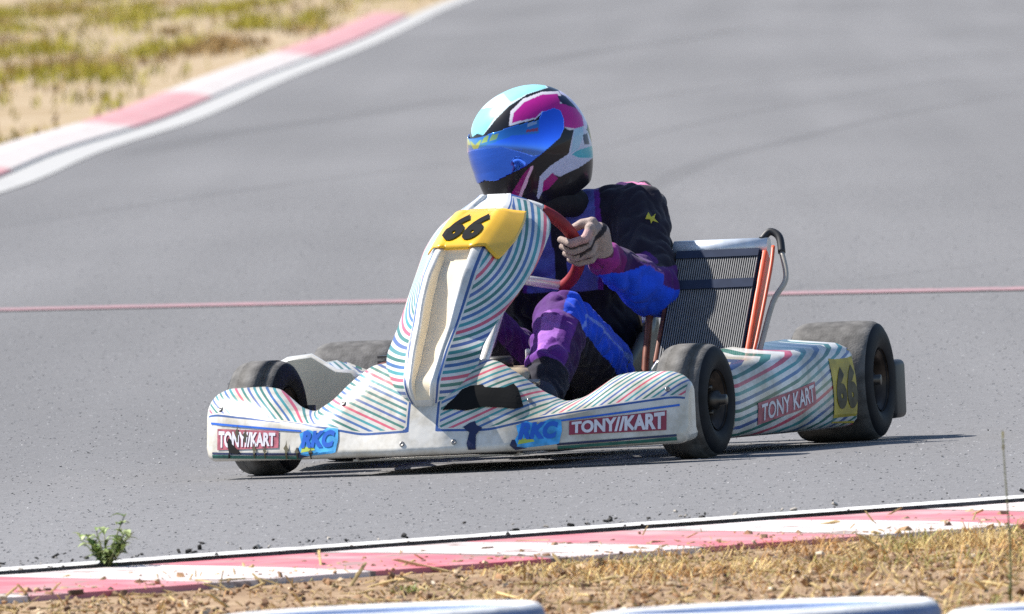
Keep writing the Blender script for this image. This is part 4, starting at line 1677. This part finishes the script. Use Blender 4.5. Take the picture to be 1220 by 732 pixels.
CUBE = np.array([(-1, -1, -.8), (1, -.8, -1), (.8, 1, -1), (-1, .9, -.9), (-.8, -.7, 1), (.7, -.9, .8), (.9, .8, 1), (-.7, .8, .7)]) * .5
CF = [(0, 3, 2, 1), (4, 5, 6, 7), (0, 1, 5, 4), (1, 2, 6, 5), (2, 3, 7, 6), (3, 0, 4, 7)]
M['chips'] = vcol_mat('chips_and_stones', .9, var=.2, scale=80)
n_ = 70000
s_ = RNG.uniform(-4.5, 6.5, n_)
w_ = RNG.uniform(.89, 8.5, n_)
onk = RNG.random(n_) < .035
w_ = np.where(onk, .88 - np.abs(RNG.normal(0, .22, n_)), w_)
w_ = np.clip(w_, .22, None)
pp = K0 + s_[:, None] * D2 + w_[:, None] * N2
pos = np.column_stack([pp, np.where(onk, -.003 - .027 * (w_ - .19), RNG.uniform(-.042, -.028, n_))])
sz = np.clip(RNG.lognormal(math.log(.0062), .55, n_), .0025, .024)
straw = RNG.random(n_) < .28
scl = np.column_stack([sz * np.where(straw, RNG.uniform(2.5, 6, n_), RNG.uniform(.7, 1.6, n_)), sz * np.where(straw, .3, RNG.uniform(.5, .9, n_)), sz * np.where(straw, .25, RNG.uniform(.25, .6, n_))])
pal = np.array([(.32, .19, .10), (.44, .29, .16), (.20, .11, .06), (.54, .40, .25), (.38, .21, .10), (.11, .065, .04), (.58, .48, .36)])
cols = np.where(straw[:, None], np.array([[.52, .38, .17]]), pal[RNG.choice(len(pal), n_, p=[.22, .22, .20, .10, .14, .09, .03])]) * RNG.uniform(.8, 1.2, (n_, 1))
instances('wood_chips', CUBE, CF, pos, scl, rand_rot(n_, .5), cols, M['chips'], ('brown wood chips and small stones strewn over the dirt behind the kerb', 'wood chips'))
# crumbs of rubber and dirt along the edge line
n_ = 1300
s_ = RNG.uniform(-6, 8, n_)
w_ = np.where(RNG.random(n_) < .5, RNG.uniform(.15, .34, n_), -np.abs(RNG.normal(0, .22, n_)))
pp = K0 + s_[:, None] * D2 + w_[:, None] * N2
pos = np.column_stack([pp, np.where(w_ > .17, -.008, .005)])
sz = np.clip(RNG.lognormal(math.log(.0034), .5, n_), .0015, .009)
scl = np.column_stack([sz * 1.8, sz, sz * .6])
cols = np.where(RNG.random((n_, 1)) < .72, np.array([[.03, .026, .022]]), np.array([[.45, .40, .34]]))
instances('rubber_crumbs', CUBE, CF, pos, scl, rand_rot(n_, .4), cols, M['chips'], ('dark crumbs of tyre rubber and grit along the white edge line', 'rubber crumbs'))
# coarse aggregate standing proud of the asphalt
n_ = 70000
pos = np.column_stack([RNG.uniform(-2.6, 2.6, n_), -8.5 + 60 * RNG.random(n_) ** 1.7, np.full(n_, .0)])
inside = ((pos[:, :2] - K0) @ N2) < -.02
pos = pos[inside]
n_ = len(pos)
sz = RNG.uniform(.003, .0065, n_)
scl = np.column_stack([sz * 1.2, sz, sz * .17])
cols = np.array([.195, .192, .192]) * RNG.uniform(.9, 1.6, (n_, 1))
instances('loose_grit', CUBE, CF, pos, scl, rand_rot(n_, .25), cols, M['chips'], ('fine grey stone grit on the asphalt of the track', 'grit'))


# grass ---------------------------------------------------------------------------
def blades(name, roots, hts, wid, lean, cols, label):
    n_ = len(roots)
    az = RNG.uniform(0, 6.283, n_)
    ld = np.column_stack([np.cos(az), np.sin(az), np.zeros(n_)])
    wd = np.column_stack([-np.sin(az + RNG.uniform(-.8, .8, n_)), np.cos(az), np.zeros(n_)])
    V_ = np.empty((n_, 5, 3))
    V_[:, 0] = roots - wd * wid[:, None]
    V_[:, 1] = roots + wd * wid[:, None]
    mid = roots + ld * (hts * lean * .35)[:, None] + np.array([0, 0, 1]) * (hts * .6)[:, None]
    V_[:, 2] = mid + wd * wid[:, None] * .7
    V_[:, 3] = mid - wd * wid[:, None] * .7
    V_[:, 4] = roots + ld * (hts * lean)[:, None] + np.array([0, 0, 1]) * (hts * np.clip(1 - lean * .45, .3, 1))[:, None]
    o_ = (np.arange(n_) * 5)[:, None]
    F = (o_ + np.array([0, 1, 2, 3])).tolist() + (o_ + np.array([3, 2, 4])).tolist()
    me_ = bpy.data.meshes.new(name)
    me_.from_pydata(V_.reshape(-1, 3), [], F)
    me_.materials.append(M['blade'])
    set_col(me_, 'paint', np.repeat(cols, 5, axis=0))
    return tag(link(name, me_), kind='stuff', label=label[0], cat=label[1])


M['blade'] = vcol_mat('grass_blade', .8, var=.25, scale=30, spec=.2)
# near dry grass behind the kerb, thick on the right
n_ = 60000
s_ = RNG.uniform(-4, 6.5, n_)
w_ = .89 + np.abs(RNG.normal(0, .9, n_))
w_ = np.where(RNG.random(n_) < .35, RNG.uniform(1.08, 7, n_), w_)
pp = K0 + s_[:, None] * D2 + w_[:, None] * N2
dens = np.array([mnoise.noise(Vector((p[0] * 2.0, p[1] * 1.2, 2))) for p in pp])
keep = RNG.random(n_) < np.clip(.06 + .55 * (pp[:, 0] + .1) + .9 * dens, .02, 1)
pp, w_ = pp[keep], w_[keep]
n_ = len(pp)
cl = np.array([mnoise.noise(Vector((p[0] * 4, p[1] * 2.5, 9))) for p in pp])
base = np.where(cl[:, None] > .22, np.array([[.28, .26, .08]]), np.where(cl[:, None] > -.12, np.array([[.58, .42, .17]]), np.array([[.50, .28, .10]])))
hts = RNG.uniform(.010, .036, n_) * (1 + .7 * np.clip(pp[:, 0], 0, 1.2))
blades('dry_grass', np.column_stack([pp, np.full(n_, -.040)]), hts, RNG.uniform(.0006, .0015, n_), RNG.uniform(.5, 2.4, n_), base * RNG.uniform(.7, 1.4, (n_, 1)),
       ('short dry golden grass growing on the dirt behind the near kerb', 'grass'))
# verge beyond the far kerb
n_ = 60000
yv = RNG.uniform(45, 330, n_)
ex = np.interp(yv, fe[:, 1], fe[:, 0])
offx = .62 + np.abs(RNG.uniform(0, 1, n_)) ** 1.3 * 6.0
xv = ex - offx
dn = np.array([mnoise.noise(Vector((x * .9, y * .055, 1))) + .5 * mnoise.noise(Vector((x * 2.5, y * .16, 4))) for x, y in zip(xv, yv)])
keep = RNG.random(n_) < np.clip(.22 + 2.4 * dn, .04, 1) * np.clip((offx - .75) / 1.0, .06, 1)
xv, yv, dn = xv[keep], yv[keep], dn[keep]
n_ = len(xv)
cl = np.array([mnoise.noise(Vector((x * .8, y * .06, 21))) for x, y in zip(xv, yv)])
base = np.where(cl[:, None] > -.03, np.array([[.34, .30, .035]]), np.where(cl[:, None] > -.15, np.array([[.38, .30, .08]]), np.array([[.33, .22, .09]])))
blades('verge_grass', np.column_stack([xv, yv, np.full(n_, -.09)]), RNG.uniform(.06, .13, n_) * (1 + np.clip(dn, 0, 1)), RNG.uniform(.006, .014, n_), RNG.uniform(.2, 1.2, n_),
       base * RNG.uniform(.75, 1.3, (n_, 1)), ('yellowing rough grass on the verge beyond the far kerb', 'grass'))

# weeds -----------------------------------------------------------------------------
M['leaf'] = vcol_mat('weed_leaf', .55, var=.25, scale=60)
M['stem'] = mat('weed_stem', (.16, .17, .07), .7)


def leaf_geo(mb_, base_, dirv, ln, wd, droop=.3):
    d = np.array(dirv, float)
    d /= np.linalg.norm(d)
    s = np.cross(d, [0, 0, 1.0])
    s /= np.linalg.norm(s) + 1e-9
    up = np.cross(s, d)
    rows = []
    for t, w in ((0, .12), (.25, .8), (.5, 1), (.75, .7), (1, .04)):
        c = np.array(base_) + d * ln * t + up * (ln * .25 * math.sin(t * 2.2)) - np.array([0, 0, 1]) * ln * droop * t * t
        rows.append([c - s * wd * w + up * wd * w * .35, c, c + s * wd * w + up * wd * w * .35])
    mb_.grid(np.array(rows), 0)


def weed(name, loc, h, nst, spread, nleaf, ln, wd, cols, label, cat):
    root = empty(name, loc)
    tag(root, label, cat)
    st, lf, lc = MB(), MB(), []
    for i in range(nst):
        a = random.uniform(0, 6.283)
        hh = h * (1.0 if i == 0 else random.uniform(.35, .75))
        lean = 0.06 if i == 0 else spread * random.uniform(.5, 1)
        pts = [np.array([math.cos(a) * lean * t ** 1.3, math.sin(a) * lean * t ** 1.3, hh * t]) for t in (0, .35, .7, 1)]
        st.tube(pts, [.0022, .0018, .0014, .0008], seg=6, sub=2)
        for k in range(nleaf):
            t = random.uniform(.12, 1)
            p = np.array([np.interp(t, (0, .35, .7, 1), [q[c] for q in pts]) for c in range(3)])
            aa = random.uniform(0, 6.283)
            n0 = len(lf.v)
            leaf_geo(lf, p, (math.cos(aa), math.sin(aa), random.uniform(.0, .9)), ln * random.uniform(.6, 1.2), wd * random.uniform(.7, 1.2))
            c = np.array(cols[random.randrange(len(cols))]) * random.uniform(.75, 1.3)
            lc += [c] * (len(lf.v) - n0)
    st.build('stem', M['stem'], root)
    lf.build('foliage', M['leaf'], root, cattr={'paint': np.array(lc)})
    return root


weed('weed', (-.76, -6.62, -.012), .112, 14, .075, 12, .030, .0065, [(.13, .20, .04), (.20, .28, .07), (.32, .38, .15), (.08, .12, .03)],
     'leafy green weed growing in the gap beside the red and white kerb', 'weed')
# grass tuft
root = empty('grass_tuft', (-.15, -8.3, -.036))
tag(root, 'small bright green grass tuft in the brown dirt just behind the kerb', 'grass tuft')
lf, lc = MB(), []
for k in range(55):
    a = random.uniform(0, 6.283)
    n0 = len(lf.v)
    leaf_geo(lf, (random.gauss(0, .012), random.gauss(0, .012), -.005), (math.cos(a), math.sin(a), random.uniform(.3, 1.6)), random.uniform(.02, .055), .0019, .5)
    lc += [np.array([(.14, .19, .03), (.22, .24, .05), (.35, .28, .10)][k % 3]) * random.uniform(.8, 1.2)] * (len(lf.v) - n0)
lf.build('blades', M['leaf'], root, cattr={'paint': np.array(lc)})
# tall thin weed on the right
root = empty('tall_weed', (.955, -10.6, -.036))
tag(root, 'tall thin weed with a small yellow flower head rising beside the white tyres', 'weed')
hh = .315
recalc(MB().tube([(0, 0, -.01), (.004, 0, .1), (.002, 0, .2), (-.001, 0, hh)], [.0022, .0018, .0014, .001], seg=6, sub=4).build('stem', M['stem'], root))
lf, lc = MB(), []
for k in range(14):
    a = random.uniform(0, 6.283)
    zz = hh - .03 + random.uniform(-.008, .03)
    n0 = len(lf.v)
    leaf_geo(lf, (0, 0, zz), (math.cos(a), math.sin(a), 1.4), random.uniform(.006, .014), .0022, .2)
    lc += [np.array((.42, .40, .08) if k % 3 else (.14, .16, .05))] * (len(lf.v) - n0)
lf.build('flower_head', M['leaf'], root, cattr={'paint': np.array(lc)})
lf, lc = MB(), []
for k in range(9):
    a = random.uniform(0, 6.283)
    n0 = len(lf.v)
    leaf_geo(lf, (0, 0, random.uniform(.0, .05)), (math.cos(a), math.sin(a), .8), random.uniform(.02, .04), .003, .3)
    lc += [np.array((.20, .19, .06))] * (len(lf.v) - n0)
lf.build('foliage', M['leaf'], root, cattr={'paint': np.array(lc)})

# white painted barrier tyres -------------------------------------------------------
M['tyre_white'] = mat('white_tyre_paint', (.74, .74, .73), .6, var=.12, scale=18, bump=.4, bscale=60)
M['tyre_shade'] = mat('shaded_white_tyre_paint', (.14, .21, .38), .6, var=.2, scale=14, bump=.4, bscale=60)  # shade of the white paint, coloured blue-grey on tread and inner slope
tlabs = ['white painted barrier tyre at the left end of the row along the bottom edge',
         'white painted barrier tyre between the two others along the bottom edge',
         'white painted barrier tyre at the right end, beside the tall thin weed']
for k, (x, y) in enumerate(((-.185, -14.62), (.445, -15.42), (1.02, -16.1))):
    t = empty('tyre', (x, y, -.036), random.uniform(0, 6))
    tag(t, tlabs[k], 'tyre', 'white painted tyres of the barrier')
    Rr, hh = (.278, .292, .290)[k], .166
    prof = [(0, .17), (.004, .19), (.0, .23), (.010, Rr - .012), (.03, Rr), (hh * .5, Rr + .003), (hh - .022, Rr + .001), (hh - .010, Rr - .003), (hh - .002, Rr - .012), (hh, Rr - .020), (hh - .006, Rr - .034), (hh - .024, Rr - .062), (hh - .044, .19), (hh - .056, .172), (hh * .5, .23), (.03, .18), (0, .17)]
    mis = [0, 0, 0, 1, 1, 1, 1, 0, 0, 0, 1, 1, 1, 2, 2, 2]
    recalc(MB().lathe(prof, (0, 0, 0), (0, 0, 1), 0, 80, mis).build('casing', [M['tyre_white'], M['tyre_shade'], M['sidewall']], t))

# ------------------------------------------------------------------ light
sd = Vector((-.79, .33, 1.0)).normalized()       # towards the sun
el = math.asin(sd.z)
rt = math.atan2(sd.x, sd.y)
sun = bpy.data.lights.new('sun', 'SUN')
sun.energy = 4.8
sun.angle = R(.5)
sun.color = (1.0, .955, .89)
so = bpy.data.objects.new('sun', sun)
COL.objects.link(so)
so.rotation_euler = (-sd).to_track_quat('-Z', 'Y').to_euler()
so.location = (-20, 10, 40)
w = bpy.data.worlds.new('World')
sc.world = w
w.use_nodes = True
nt = w.node_tree
bg = nt.nodes['Background']
sky = nt.nodes.new('ShaderNodeTexSky')
sky.sky_type = 'NISHITA'
sky.sun_disc = False
sky.sun_elevation = el
sky.sun_rotation = rt
sky.altitude = 100
sky.air_density = 1.0
sky.dust_density = 0.6
sky.ozone_density = 3.0
nt.links.new(sky.outputs['Color'], bg.inputs['Color'])
bg.inputs['Strength'].default_value = .09

sc.view_settings.view_transform = 'Standard'
sc.view_settings.look = 'None'
sc.view_settings.gamma = 1.0
sc.view_settings.use_curve_mapping = False
sc.view_settings.exposure = 0.82
sc.cycles.use_denoising = False
sc.cycles.max_bounces = 6
sc.cycles.use_adaptive_sampling = False
sc.cycles.sample_clamp_indirect = 4.0
